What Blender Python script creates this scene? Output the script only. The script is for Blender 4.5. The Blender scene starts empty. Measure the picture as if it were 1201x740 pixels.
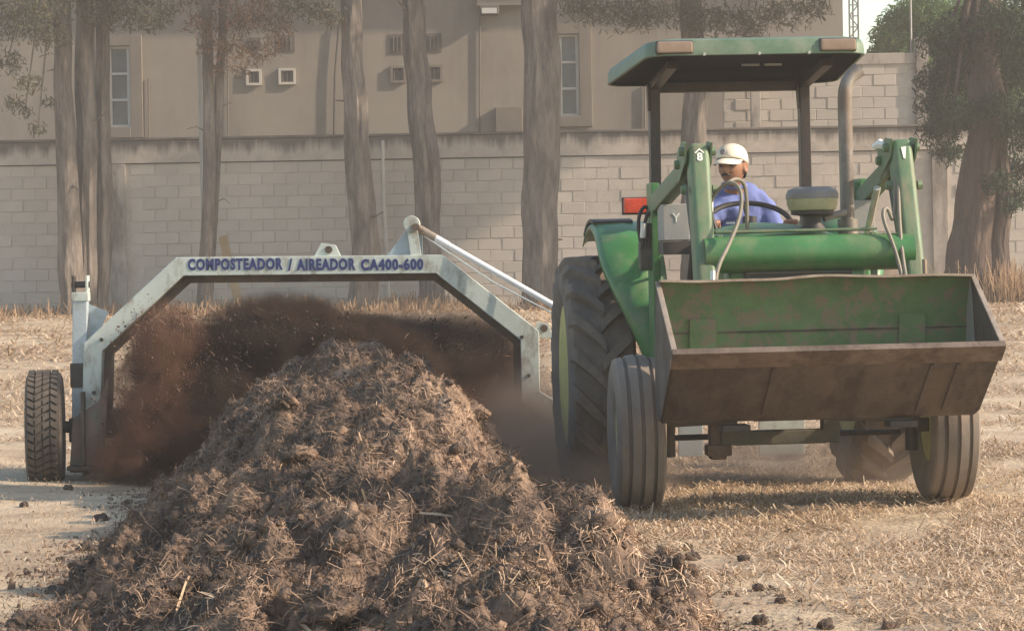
import bpy, bmesh, math, random
import numpy as np
from mathutils import Vector, Matrix, Euler

rnd = random.Random(7)
rng = np.random.default_rng(11)
R = math.radians
scene = bpy.context.scene
COL = scene.collection

# ------------------------------------------------------------------ camera, sky, sun, exposure
FPX, EYE, HORIZON = 3126.0, 1.2, 330.0          # focal length and horizon in pixels of a 1201 x 740 frame
cam_data = bpy.data.cameras.new("camera")
cam_data.sensor_width = 36.0
cam_data.lens = 36.0 * FPX / 1201.0
cam_data.clip_start = 0.1
cam_data.clip_end = 2000.0
cam = bpy.data.objects.new("camera", cam_data)
COL.objects.link(cam)
cam.matrix_world = (Matrix.Translation((0, 0, EYE))
                    @ Matrix.Rotation(R(90) - math.atan(40.0 / FPX), 4, 'X')
                    @ Matrix.Rotation(R(-1.0), 4, 'Z'))
scene.camera = cam

SUN_EL, SUN_AZ = 30.0, 101.0                    # azimuth clockwise from +Y: low sun from the right
world = bpy.data.worlds.new("World")
scene.world = world
world.use_nodes = True
wn, wl = world.node_tree.nodes, world.node_tree.links
wn.clear()
sky = wn.new('ShaderNodeTexSky')
sky.sky_type = 'NISHITA'
sky.sun_disc = False
sky.sun_elevation = R(SUN_EL)
sky.sun_rotation = R(SUN_AZ)
sky.air_density = 1.3
sky.dust_density = 1.0
sky.ozone_density = 0.6
bg = wn.new('ShaderNodeBackground')
bg.inputs['Strength'].default_value = 0.15
wo = wn.new('ShaderNodeOutputWorld')
wl.new(sky.outputs[0], bg.inputs['Color'])
wl.new(bg.outputs[0], wo.inputs['Surface'])

sun_data = bpy.data.lights.new("sun", 'SUN')
sun_data.energy = 4.4
sun_data.angle = R(1.2)
sun_data.color = (1.0, 0.81, 0.635)
sun = bpy.data.objects.new("sun", sun_data)
COL.objects.link(sun)
to_sun = Vector((math.sin(R(SUN_AZ)) * math.cos(R(SUN_EL)), math.cos(R(SUN_AZ)) * math.cos(R(SUN_EL)), math.sin(R(SUN_EL))))
sun.rotation_euler = to_sun.to_track_quat('Z', 'Y').to_euler()

scene.view_settings.view_transform = 'Standard'
scene.view_settings.look = 'None'
scene.view_settings.gamma = 1.0
scene.view_settings.exposure = 0.72
scene.cycles.volume_bounces = 2
scene.cycles.max_bounces = 8
scene.cycles.volume_step_rate = 1.0
scene.cycles.volume_max_steps = 256


# ------------------------------------------------------------------ helpers
def at(px, py, Y):
    """a spot of the 1201 x 740 frame at the distance Y -> point in the place"""
    a = R(1.0)
    dx, dy = px - 600.5, py - 370.0
    x = dx * math.cos(a) - dy * math.sin(a)
    y = 370.0 + dy * math.cos(a) + dx * math.sin(a)
    s = FPX / Y
    return Vector((x / s, Y, EYE + (HORIZON - y) / s))


def vnoise(x, y, seed=0):
    x = np.asarray(x, float); y = np.asarray(y, float)
    xi = np.floor(x).astype(np.int64); yi = np.floor(y).astype(np.int64)
    xf = x - xi; yf = y - yi
    u = xf * xf * (3 - 2 * xf); v = yf * yf * (3 - 2 * yf)
    def h(a, b):
        n = (a * 374761393 + b * 668265263 + seed * 974711) & 0x7fffffff
        n = ((n ^ (n >> 13)) * 1274126177) & 0x7fffffff
        return ((n ^ (n >> 16)) & 0xffff) / 65535.0
    return (h(xi, yi) * (1 - u) + h(xi + 1, yi) * u) * (1 - v) + (h(xi, yi + 1) * (1 - u) + h(xi + 1, yi + 1) * u) * v


def fbm(x, y, seed=0, octaves=4, gain=0.5):
    t = 0; a = 1.0; n = 0
    for o in range(octaves):
        t = t + a * (vnoise(x * 2 ** o, y * 2 ** o, seed + o * 17) - 0.5)
        n += a; a *= gain
    return t / n * 2


def smooth(t):
    t = np.clip(t, 0, 1)
    return t * t * (3 - 2 * t)


def tag(o, label=None, cat=None, group=None, kind=None):
    if label: o["label"] = label
    if cat: o["category"] = cat
    if group: o["group"] = group
    if kind: o["kind"] = kind
    return o


def empty(name, loc=(0, 0, 0), rot=(0, 0, 0)):
    o = bpy.data.objects.new(name, None)
    o.empty_display_size = 0.2
    COL.objects.link(o)
    o.location = loc; o.rotation_euler = rot
    return o


def fast_mesh(name, verts, faces, mat, parent=None, smooth_shade=False):
    """verts (n,3), faces (m,3|4) numpy arrays"""
    me = bpy.data.meshes.new(name)
    verts = np.ascontiguousarray(verts, np.float32); faces = np.ascontiguousarray(faces, np.int32)
    k = faces.shape[1]
    me.vertices.add(len(verts)); me.vertices.foreach_set('co', verts.ravel())
    me.loops.add(faces.size); me.loops.foreach_set('vertex_index', faces.ravel())
    me.polygons.add(len(faces))
    me.polygons.foreach_set('loop_start', np.arange(0, faces.size, k, dtype=np.int32))
    me.polygons.foreach_set('loop_total', np.full(len(faces), k, np.int32))
    if smooth_shade:
        me.polygons.foreach_set('use_smooth', np.ones(len(faces), bool))
    me.update(calc_edges=True)
    me.validate()
    if mat: me.materials.append(mat)
    o = bpy.data.objects.new(name, me); COL.objects.link(o)
    if parent: o.parent = parent
    return o


class MB:
    def __init__(self): self.v = []; self.f = []

    def add(self, vs, fs):
        n = len(self.v)
        self.v += [Vector(p) for p in vs]
        self.f += [tuple(i + n for i in f) for f in fs]
        return self

    def box(self, c, s, rot=None):
        c = Vector(c); hx, hy, hz = s[0] / 2, s[1] / 2, s[2] / 2
        vs = [Vector((x, y, z)) for x in (-hx, hx) for y in (-hy, hy) for z in (-hz, hz)]
        if rot is not None:
            m = Euler(rot).to_matrix(); vs = [m @ v for v in vs]
        return self.add([c + v for v in vs], [(0, 1, 3, 2), (4, 6, 7, 5), (0, 4, 5, 1), (2, 3, 7, 6), (0, 2, 6, 4), (1, 5, 7, 3)])

    def bar(self, p0, p1, w, h, up=(0, 0, 1), w1=None, h1=None):
        p0 = Vector(p0); p1 = Vector(p1); d = (p1 - p0).normalized()
        side = d.cross(Vector(up))
        if side.length < 1e-4: side = d.cross(Vector((0, 1, 0)))
        side.normalize(); u = side.cross(d)
        w1 = w if w1 is None else w1; h1 = h if h1 is None else h1
        vs = []
        for p, a, b in ((p0, w, h), (p1, w1, h1)):
            for sx, sz in ((-1, -1), (1, -1), (1, 1), (-1, 1)):
                vs.append(p + side * sx * a / 2 + u * sz * b / 2)
        return self.add(vs, [(3, 2, 1, 0), (4, 5, 6, 7), (0, 1, 5, 4), (1, 2, 6, 5), (2, 3, 7, 6), (3, 0, 4, 7)])

    def tube(self, pts, r, n=10, caps=True):
        pts = [Vector(p) for p in pts]
        rs = r if isinstance(r, (list, tuple)) else [r] * len(pts)
        t0 = (pts[1] - pts[0]).normalized()
        ref = Vector((0, 0, 1)) if abs(t0.z) < 0.9 else Vector((1, 0, 0))
        u = t0.cross(ref).normalized()
        vs = []
        for i, p in enumerate(pts):
            a = pts[max(i - 1, 0)]; b = pts[min(i + 1, len(pts) - 1)]
            t = (b - a).normalized()
            u = (u - t * u.dot(t)).normalized(); w = t.cross(u)
            for k in range(n):
                an = 2 * math.pi * k / n
                vs.append(p + (u * math.cos(an) + w * math.sin(an)) * rs[i])
        fs = []
        for i in range(len(pts) - 1):
            for k in range(n):
                k2 = (k + 1) % n
                fs.append((i * n + k, i * n + k2, (i + 1) * n + k2, (i + 1) * n + k))
        if caps:
            fs.append(tuple(reversed(range(n)))); fs.append(tuple(range((len(pts) - 1) * n, len(pts) * n)))
        return self.add(vs, fs)

    def lathe(self, prof, c, axis='X', n=48, closed=False):
        """prof: list of (along, radius)"""
        c = Vector(c); vs = []
        for a, r in prof:
            for k in range(n):
                an = 2 * math.pi * k / n; p, q = r * math.cos(an), r * math.sin(an)
                vs.append(c + (Vector((a, p, q)) if axis == 'X' else Vector((q, a, p)) if axis == 'Y' else Vector((p, q, a))))
        fs = []; m = len(prof)
        for i in range(m if closed else m - 1):
            j = (i + 1) % m
            for k in range(n):
                k2 = (k + 1) % n
                fs.append((i * n + k, j * n + k, j * n + k2, i * n + k2))
        if not closed:
            fs.append(tuple(range(n))); fs.append(tuple(reversed(range((m - 1) * n, m * n))))
        return self.add(vs, fs)

    def prism(self, poly, a0, a1, axis='X'):
        """poly of (p,q): axis X -> (y,z), Y -> (x,z), Z -> (x,y), extruded a0..a1"""
        def m(p, q, a):
            return (a, p, q) if axis == 'X' else (p, a, q) if axis == 'Y' else (p, q, a)
        n = len(poly)
        vs = [m(p, q, a0) for p, q in poly] + [m(p, q, a1) for p, q in poly]
        fs = [tuple(range(n)), tuple(reversed(range(n, 2 * n)))] + [(i, i + n, (i + 1) % n + n, (i + 1) % n) for i in range(n)]
        return self.add(vs, fs)

    def build(self, name, mat, parent=None, bevel=0.0, seg=2, angle=35, smooth_all=True):
        bm = bmesh.new()
        vv = [bm.verts.new(v) for v in self.v]
        for f in self.f:
            try: bm.faces.new([vv[i] for i in f])
            except ValueError: pass
        bmesh.ops.recalc_face_normals(bm, faces=bm.faces)
        if bevel:
            es = [e for e in bm.edges if len(e.link_faces) == 2 and e.calc_face_angle(0) > R(28)]
            bmesh.ops.bevel(bm, geom=es, offset=bevel, segments=seg, profile=0.5, affect='EDGES', clamp_overlap=True)
        me = bpy.data.meshes.new(name)
        bm.to_mesh(me); bm.free()
        if smooth_all:
            me.polygons.foreach_set('use_smooth', [True] * len(me.polygons))
            me.set_sharp_from_angle(angle=R(angle))
        if mat: me.materials.append(mat)
        o = bpy.data.objects.new(name, me); COL.objects.link(o)
        if bevel and smooth_all:
            wnm = o.modifiers.new('normals', 'WEIGHTED_NORMAL'); wnm.keep_sharp = True
        if parent: o.parent = parent
        return o


def copy_tree(o, parent=None):
    c = o.copy(); COL.objects.link(c)
    if parent: c.parent = parent
    for ch in o.children: copy_tree(ch, c)
    return c


# ------------------------------------------------------------------ materials
def pm(name, col, rough=0.65, var=0.18, scale=4.0, dirt=None, dirt_lo=0.5, dirt_hi=0.7, dirt_scale=6.0, dirt_amt=0.8,
       bump=0.15, bscale=60.0, metal=0.0, island=0.0, obj_rand=0.0, stretch=(1, 1, 1), bdist=0.01, emit=None, dirt_stretch=None, subsurface=0):
    m = bpy.data.materials.new(name); m.use_nodes = True
    n, l = m.node_tree.nodes, m.node_tree.links
    b = n['Principled BSDF']
    tc = n.new('ShaderNodeTexCoord')
    mp = n.new('ShaderNodeMapping'); mp.inputs['Scale'].default_value = stretch
    l.new(tc.outputs['Object'], mp.inputs['Vector'])
    nz = n.new('ShaderNodeTexNoise'); nz.inputs['Scale'].default_value = scale; nz.inputs['Detail'].default_value = 6; nz.inputs['Roughness'].default_value = 0.62
    l.new(mp.outputs[0], nz.inputs['Vector'])
    rp = n.new('ShaderNodeValToRGB')
    rp.color_ramp.elements[0].position = 0.28; rp.color_ramp.elements[1].position = 0.72
    rp.color_ramp.elements[0].color = (*[c * (1 - var) for c in col], 1)
    rp.color_ramp.elements[1].color = (*[min(1, c * (1 + var)) for c in col], 1)
    l.new(nz.outputs['Fac'], rp.inputs[0])
    out = rp.outputs[0]
    if dirt:
        mp2 = n.new('ShaderNodeMapping'); mp2.inputs['Scale'].default_value = dirt_stretch or stretch
        l.new(tc.outputs['Object'], mp2.inputs['Vector'])
        nd = n.new('ShaderNodeTexNoise'); nd.inputs['Scale'].default_value = dirt_scale; nd.inputs['Detail'].default_value = 9; nd.inputs['Roughness'].default_value = 0.68
        l.new(mp2.outputs[0], nd.inputs['Vector'])
        mr = n.new('ShaderNodeMapRange'); mr.inputs[1].default_value = dirt_lo; mr.inputs[2].default_value = dirt_hi; mr.inputs[3].default_value = 0; mr.inputs[4].default_value = dirt_amt
        l.new(nd.outputs['Fac'], mr.inputs[0])
        mx = n.new('ShaderNodeMix'); mx.data_type = 'RGBA'
        l.new(mr.outputs[0], mx.inputs[0]); l.new(out, mx.inputs[6]); mx.inputs[7].default_value = (*dirt, 1)
        out = mx.outputs[2]
        rr = n.new('ShaderNodeMapRange'); rr.inputs[3].default_value = rough; rr.inputs[4].default_value = min(1, rough + 0.3)
        l.new(mr.outputs[0], rr.inputs[0]); l.new(rr.outputs[0], b.inputs['Roughness'])
    else:
        b.inputs['Roughness'].default_value = rough
    if island or obj_rand:
        if island:
            g = n.new('ShaderNodeNewGeometry'); src = g.outputs['Random Per Island']; amt = island
        else:
            g = n.new('ShaderNodeObjectInfo'); src = g.outputs['Random']; amt = obj_rand
        mr2 = n.new('ShaderNodeMapRange'); mr2.inputs[3].default_value = 1 - amt; mr2.inputs[4].default_value = 1 + amt
        l.new(src, mr2.inputs[0])
        hs = n.new('ShaderNodeHueSaturation'); l.new(mr2.outputs[0], hs.inputs['Value']); l.new(out, hs.inputs['Color'])
        out = hs.outputs[0]
    l.new(out, b.inputs['Base Color'])
    b.inputs['Metallic'].default_value = metal
    if bump:
        nb = n.new('ShaderNodeTexNoise'); nb.inputs['Scale'].default_value = bscale; nb.inputs['Detail'].default_value = 5
        l.new(mp.outputs[0], nb.inputs['Vector'])
        bp = n.new('ShaderNodeBump'); bp.inputs['Strength'].default_value = bump; bp.inputs['Distance'].default_value = bdist
        l.new(nb.outputs['Fac'], bp.inputs['Height']); l.new(bp.outputs[0], b.inputs['Normal'])
    return m


def ramp_mat(name, cols, rough=0.85, bump=0.3, bscale=80, src='island', scale=3.0, translucent=0.0):
    """colour picked per loose piece (island) or by noise from a ramp"""
    m = bpy.data.materials.new(name); m.use_nodes = True
    n, l = m.node_tree.nodes, m.node_tree.links
    b = n['Principled BSDF']; b.inputs['Roughness'].default_value = rough
    rp = n.new('ShaderNodeValToRGB'); el = rp.color_ramp.elements
    while len(el) < len(cols): el.new(0.5)
    for i, (p, c) in enumerate(cols): el[i].position = p; el[i].color = (*c, 1)
    g = n.new('ShaderNodeNewGeometry')
    tc = n.new('ShaderNodeTexCoord')
    nz = n.new('ShaderNodeTexNoise'); nz.inputs['Scale'].default_value = scale; nz.inputs['Detail'].default_value = 8; nz.inputs['Roughness'].default_value = 0.65
    l.new(tc.outputs['Object'], nz.inputs['Vector'])
    if src == 'island': l.new(g.outputs['Random Per Island'], rp.inputs[0])
    elif src == 'noise':
        mr = n.new('ShaderNodeMapRange'); mr.inputs[1].default_value = 0.3; mr.inputs[2].default_value = 0.7
        l.new(nz.outputs['Fac'], mr.inputs[0]); l.new(mr.outputs[0], rp.inputs[0])
    else:
        mr = n.new('ShaderNodeMapRange'); mr.inputs[1].default_value = 0.37; mr.inputs[2].default_value = 0.63
        l.new(nz.outputs['Fac'], mr.inputs[0])
        mm = n.new('ShaderNodeMix'); mm.inputs[0].default_value = 0.42
        l.new(mr.outputs[0], mm.inputs[2]); l.new(g.outputs['Random Per Island'], mm.inputs[3]); l.new(mm.outputs[0], rp.inputs[0])
    l.new(rp.outputs[0], b.inputs['Base Color'])
    if bump:
        nb = n.new('ShaderNodeTexNoise'); nb.inputs['Scale'].default_value = bscale; nb.inputs['Detail'].default_value = 6
        l.new(tc.outputs['Object'], nb.inputs['Vector'])
        bp = n.new('ShaderNodeBump'); bp.inputs['Strength'].default_value = bump; bp.inputs['Distance'].default_value = 0.02
        l.new(nb.outputs['Fac'], bp.inputs['Height']); l.new(bp.outputs[0], b.inputs['Normal'])
    if translucent:
        tr = n.new('ShaderNodeBsdfTranslucent'); l.new(rp.outputs[0], tr.inputs['Color'])
        ms = n.new('ShaderNodeMixShader'); ms.inputs[0].default_value = translucent
        o = n['Material Output']
        l.new(b.outputs[0], ms.inputs[1]); l.new(tr.outputs[0], ms.inputs[2]); l.new(ms.outputs[0], o.inputs['Surface'])
    return m


DUST = (0.33, 0.24, 0.165)
M = {}
M['green'] = pm('green_paint', (0.045, 0.165, 0.05), 0.38, 0.2, 5, dirt=DUST, dirt_lo=0.46, dirt_hi=0.8, dirt_amt=0.5, bump=0.05)
M['green_dusty'] = pm('dusty_green_paint', (0.085, 0.165, 0.08), 0.5, 0.2, 7, dirt=(0.27, 0.21, 0.145), dirt_lo=0.42, dirt_hi=0.7, dirt_amt=0.65, dirt_scale=5, bump=0.08, dirt_stretch=(3, 3, 0.6))
M['green_roof'] = pm('faded_green_roof_shell', (0.085, 0.152, 0.088), 0.5, 0.12, 4, dirt=(0.33, 0.31, 0.24), dirt_lo=0.45, dirt_hi=0.75, dirt_amt=0.45, bump=0.05)
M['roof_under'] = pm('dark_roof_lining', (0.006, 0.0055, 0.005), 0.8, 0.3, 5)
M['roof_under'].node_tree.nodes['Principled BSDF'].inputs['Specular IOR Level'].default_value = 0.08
M['cut_edge'] = pm('scraped_cutting_edge', (0.165, 0.125, 0.095), 0.5, 0.3, 7, dirt=(0.07, 0.05, 0.038), dirt_lo=0.48, dirt_hi=0.62, dirt_scale=5, metal=0.2, bump=0.3)
M['bucket_in'] = pm('worn_green_bucket_paint', (0.105, 0.175, 0.07), 0.5, 0.3, 5, dirt=(0.22, 0.15, 0.115), dirt_lo=0.5, dirt_hi=0.57, dirt_scale=11, dirt_amt=0.75, bump=0.2)
M['bucket_out'] = pm('brown_worn_bucket_steel', (0.092, 0.072, 0.057), 0.6, 0.3, 5, dirt=(0.03, 0.021, 0.016), dirt_lo=0.46, dirt_hi=0.62, dirt_scale=2.6, dirt_amt=0.75, bump=0.35, dirt_stretch=(2.2, 1, 0.6))
M['edge_steel'] = pm('rubbed_rim_steel', (0.36, 0.29, 0.22), 0.45, 0.25, 8, dirt=(0.16, 0.10, 0.065), dirt_lo=0.5, dirt_hi=0.65, metal=0.3)
M['tyre'] = pm('dusty_tyre_rubber', (0.11, 0.096, 0.08), 0.85, 0.25, 6, dirt=(0.25, 0.20, 0.155), dirt_lo=0.38, dirt_hi=0.7, dirt_scale=5, dirt_amt=0.75, bump=0.25)
M['tyre_front'] = pm('dusty_front_tyre_rubber', (0.19, 0.16, 0.13), 0.8, 0.2, 6, dirt=(0.30, 0.23, 0.165), dirt_lo=0.4, dirt_hi=0.7, dirt_scale=4, dirt_amt=0.7, bump=0.2)
M['rim_yellow'] = pm('faded_yellow_rim', (0.52, 0.48, 0.16), 0.5, 0.15, 5, dirt=DUST, dirt_lo=0.5, dirt_hi=0.7, dirt_amt=0.5)
M['dark'] = pm('black_painted_metal', (0.03, 0.027, 0.024), 0.55, 0.3, 8, dirt=(0.11, 0.085, 0.06), dirt_lo=0.48, dirt_hi=0.75, dirt_amt=0.6)
M['post'] = pm('brown_black_rollbar', (0.035, 0.027, 0.023), 0.5, 0.25, 8, dirt=(0.12, 0.088, 0.064), dirt_lo=0.48, dirt_hi=0.75, dirt_amt=0.5)
M['engine'] = pm('oily_engine_metal', (0.05, 0.06, 0.045), 0.6, 0.4, 9, dirt=(0.15, 0.115, 0.08), dirt_lo=0.45, dirt_hi=0.7)
M['grey'] = pm('grey_plate_paint', (0.27, 0.275, 0.26), 0.55, 0.12, 6, dirt=DUST, dirt_lo=0.5, dirt_hi=0.8, dirt_amt=0.4)
M['exhaust'] = pm('rusty_exhaust_steel', (0.20, 0.18, 0.155), 0.5, 0.25, 9, dirt=(0.16, 0.115, 0.085), dirt_lo=0.45, dirt_hi=0.65, metal=0.35, dirt_stretch=(1, 1, 0.5))
M['hose'] = pm('dusty_hydraulic_hose', (0.19, 0.17, 0.125), 0.6, 0.2, 10)
M['rubber_black'] = pm('black_rubber', (0.02, 0.019, 0.018), 0.6, 0.2, 10)
M['lid_grey'] = pm('grey_plastic_lid', (0.175, 0.17, 0.158), 0.5, 0.15, 9, dirt=DUST, dirt_lo=0.5, dirt_hi=0.8, dirt_amt=0.4)
M['bowl'] = pm('dusty_yellowish_bowl', (0.36, 0.34, 0.19), 0.35, 0.15, 9, dirt=(0.2, 0.17, 0.1), dirt_lo=0.5, dirt_hi=0.7)
M['red_lens'] = pm('red_orange_lens', (0.62, 0.07, 0.03), 0.3, 0.2, 14, bump=0.3, bscale=120)
M['tan_lens'] = pm('dusty_amber_lens', (0.27, 0.19, 0.135), 0.4, 0.15, 14)
M['bolt'] = pm('bare_bolt_steel', (0.5, 0.5, 0.44), 0.4, 0.2, 20, metal=0.5)
M['white_mark'] = pm('white_marking', (0.75, 0.75, 0.68), 0.6, 0.1, 20, bump=0)
M['pale'] = pm('pale_green_white_machine_paint', (0.50, 0.545, 0.49), 0.5, 0.08, 5, dirt=(0.22, 0.185, 0.14), dirt_lo=0.5, dirt_hi=0.66, dirt_scale=10, dirt_amt=0.75, bump=0.12, dirt_stretch=(1, 1, 0.5))
M['pale_blue'] = pm('pale_blue_grey_machine_paint', (0.38, 0.44, 0.46), 0.5, 0.08, 5, dirt=(0.22, 0.2, 0.16), dirt_lo=0.52, dirt_hi=0.75, dirt_scale=9, dirt_amt=0.7)
M['inner'] = pm('soiled_brown_inner_frame', (0.13, 0.095, 0.068), 0.7, 0.3, 7, dirt=(0.05, 0.037, 0.028), dirt_lo=0.45, dirt_hi=0.7)
M['shield'] = pm('soiled_shield_plate', (0.22, 0.15, 0.12), 0.7, 0.3, 5, dirt=(0.16, 0.2, 0.16), dirt_lo=0.5, dirt_hi=0.65, dirt_scale=6)
M['letters'] = pm('navy_lettering', (0.025, 0.035, 0.14), 0.6, 0.2, 20, bump=0)
M['rod_white'] = pm('clean_white_rod', (0.82, 0.82, 0.80), 0.3, 0.05, 8, bump=0)
M['trailer_tyre'] = pm('truck_tyre_rubber', (0.06, 0.05, 0.04), 0.85, 0.2, 8, dirt=(0.17, 0.135, 0.1), dirt_lo=0.4, dirt_hi=0.75, dirt_amt=0.6, bump=0.2)
M['block'] = pm('grey_concrete_block', (0.49, 0.435, 0.375), 0.95, 0.14, 2.0, dirt=(0.27, 0.242, 0.212), dirt_lo=0.5, dirt_hi=0.85, dirt_scale=1.2, dirt_amt=0.5, bump=0.4, bscale=40, obj_rand=0.06)
M['mortar'] = pm('pale_mortar', (0.505, 0.45, 0.39), 0.95, 0.12, 3, dirt=(0.25, 0.22, 0.19), dirt_lo=0.5, dirt_hi=0.8, dirt_scale=2)
M['capbeam'] = pm('stained_concrete_beam', (0.40, 0.355, 0.31), 0.95, 0.12, 3, dirt=(0.13, 0.112, 0.095), dirt_lo=0.47, dirt_hi=0.62, dirt_scale=1.6, dirt_amt=0.75, bump=0.3, bscale=30, dirt_stretch=(1.3, 1.3, 0.35))
def drip_mat(name, col, stain, z0, z1):
    m = pm(name, col, 0.95, 0.12, 3, dirt=(0.27, 0.235, 0.2), dirt_lo=0.5, dirt_hi=0.75, dirt_scale=2, bump=0.3, bscale=30)
    n, l = m.node_tree.nodes, m.node_tree.links
    b = n['Principled BSDF']; src = b.inputs['Base Color'].links[0].from_socket
    tc = n.new('ShaderNodeTexCoord'); mp = n.new('ShaderNodeMapping'); mp.inputs['Scale'].default_value = (2.6, 1, 0.22)
    l.new(tc.outputs['Object'], mp.inputs['Vector'])
    nz = n.new('ShaderNodeTexNoise'); nz.inputs['Scale'].default_value = 1.6; nz.inputs['Detail'].default_value = 7; nz.inputs['Roughness'].default_value = 0.7
    l.new(mp.outputs[0], nz.inputs['Vector'])
    sp = n.new('ShaderNodeSeparateXYZ'); l.new(tc.outputs['Object'], sp.inputs[0])
    mr = n.new('ShaderNodeMapRange'); mr.inputs[1].default_value = z0; mr.inputs[2].default_value = z1; mr.inputs[3].default_value = -0.62; mr.inputs[4].default_value = 0.0
    l.new(sp.outputs['Z'], mr.inputs[0])
    ad = n.new('ShaderNodeMath'); ad.operation = 'ADD'; l.new(mr.outputs[0], ad.inputs[0]); l.new(nz.outputs['Fac'], ad.inputs[1])
    m2 = n.new('ShaderNodeMapRange'); m2.inputs[1].default_value = 0.16; m2.inputs[2].default_value = 0.42; m2.inputs[4].default_value = 0.8
    l.new(ad.outputs[0], m2.inputs[0])
    mx = n.new('ShaderNodeMix'); mx.data_type = 'RGBA'; l.new(m2.outputs[0], mx.inputs[0]); l.new(src, mx.inputs[6]); mx.inputs[7].default_value = (*stain, 1)
    l.new(mx.outputs[2], b.inputs['Base Color'])
    return m
M['wallcap'] = drip_mat('concrete_beam_with_dark_drips', (0.48, 0.42, 0.36), (0.085, 0.073, 0.062), 3.32, 3.76)
M['stucco'] = pm('beige_render', (0.285, 0.253, 0.212), 0.95, 0.10, 0.8, dirt=(0.15, 0.134, 0.115), dirt_lo=0.46, dirt_hi=0.72, dirt_scale=0.9, dirt_amt=0.55, bump=0.15, bscale=30, dirt_stretch=(1.5, 1.5, 0.35))
M['stucco_trim'] = pm('grey_brown_window_surround', (0.205, 0.178, 0.15), 0.95, 0.1, 2)
M['win_frame'] = pm('white_window_frame', (0.6, 0.6, 0.57), 0.6, 0.05, 5)
M['glass'] = pm('dull_window_glass', (0.16, 0.17, 0.175), 0.15, 0.25, 2, bump=0)
M['vent'] = pm('dark_vent_mesh', (0.13, 0.115, 0.1), 0.8, 0.2, 20)
M['wood'] = pm('weathered_plank', (0.36, 0.25, 0.13), 0.8, 0.2, 6, stretch=(1, 1, 0.2))
M['pipe'] = pm('pale_pipe', (0.55, 0.51, 0.44), 0.6, 0.1, 6)
M['pipe_grey'] = pm('grey_pipe', (0.35, 0.34, 0.32), 0.6, 0.1, 6)
M['bark'] = pm('grey_brown_bark', (0.18, 0.152, 0.126), 0.95, 0.5, 7, dirt=(0.07, 0.058, 0.048), dirt_lo=0.45, dirt_hi=0.65, dirt_scale=6, bump=0.9, bscale=14, stretch=(1, 1, 0.22), bdist=0.04, dirt_stretch=(1, 1, 0.2))
M['bark_red'] = pm('reddish_stringy_bark', (0.095, 0.066, 0.051), 0.95, 0.4, 6, dirt=(0.036, 0.029, 0.024), dirt_lo=0.45, dirt_hi=0.65, dirt_scale=7, bump=1.0, bscale=14, stretch=(1, 1, 0.18), bdist=0.05, dirt_stretch=(1, 1, 0.15))
M['leaf_olive'] = ramp_mat('olive_grey_foliage', [(0, (0.07, 0.065, 0.035)), (0.5, (0.11, 0.10, 0.055)), (1, (0.17, 0.14, 0.085))], translucent=0.25, bump=0)
M['leaf_brown'] = ramp_mat('dry_reddish_foliage', [(0, (0.11, 0.08, 0.045)), (0.5, (0.19, 0.12, 0.07)), (1, (0.32, 0.18, 0.11))], translucent=0.25, bump=0)
M['leaf_dark'] = ramp_mat('dark_evergreen_foliage', [(0, (0.008, 0.018, 0.006)), (0.6, (0.02, 0.04, 0.013)), (1, (0.045, 0.075, 0.026))], translucent=0.12, bump=0)
M['leaf_green'] = ramp_mat('mid_green_foliage', [(0, (0.04, 0.085, 0.022)), (0.6, (0.08, 0.15, 0.038)), (1, (0.13, 0.215, 0.06))], translucent=0.25, bump=0)
M['ground'] = ramp_mat('dry_field_soil', [(0, (0.25, 0.175, 0.11)), (0.35, (0.36, 0.27, 0.172)), (0.7, (0.46, 0.362, 0.236)), (1, (0.53, 0.438, 0.305))], src='noise', scale=1.1, bump=0.8, bscale=34)
M['straw'] = ramp_mat('dry_straw', [(0, (0.27, 0.175, 0.105)), (0.4, (0.45, 0.32, 0.20)), (0.8, (0.62, 0.475, 0.315)), (1, (0.74, 0.62, 0.45))], bump=0, translucent=0.15)
M['drygrass'] = ramp_mat('dry_orange_grass', [(0, (0.20, 0.12, 0.065)), (0.5, (0.35, 0.22, 0.125)), (1, (0.50, 0.36, 0.22))], bump=0, translucent=0.3)
M['compost'] = ramp_mat('brown_compost', [(0, (0.025, 0.018, 0.014)), (0.35, (0.062, 0.042, 0.03)), (0.6, (0.155, 0.103, 0.069)), (0.85, (0.30, 0.20, 0.132)), (1, (0.46, 0.33, 0.22))], src='noise', scale=3, bump=1.0, bscale=60)
M['compost_bit'] = ramp_mat('compost_crumbs', [(0, (0.03, 0.022, 0.017)), (0.4, (0.10, 0.066, 0.044)), (0.75, (0.22, 0.142, 0.092)), (1, (0.38, 0.255, 0.165))], src='both', scale=5, bump=0.8, bscale=90)
M['fibre'] = ramp_mat('compost_fibres', [(0, (0.035, 0.025, 0.018)), (0.30, (0.085, 0.057, 0.039)), (0.53, (0.22, 0.146, 0.096)), (0.78, (0.40, 0.272, 0.178)), (0.93, (0.56, 0.42, 0.285)), (1, (0.66, 0.53, 0.39))], src='both', scale=1.6, bump=0)
M['fly_red'] = ramp_mat('reddish_flying_compost', [(0, (0.05, 0.03, 0.022)), (0.5, (0.16, 0.085, 0.055)), (1, (0.30, 0.16, 0.10))], bump=0)
M['fly_dark'] = ramp_mat('dark_flying_compost', [(0, (0.018, 0.013, 0.011)), (0.6, (0.055, 0.038, 0.029)), (1, (0.15, 0.10, 0.07))], bump=0)
M['fly_fibre'] = ramp_mat('flying_fibres', [(0, (0.03, 0.021, 0.016)), (0.6, (0.11, 0.07, 0.048)), (1, (0.32, 0.21, 0.14))], bump=0)
M['pale_lump'] = pm('pale_crusted_lump', (0.52, 0.44, 0.35), 0.95, 0.2, 30, bump=0.8, bscale=60)
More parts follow.
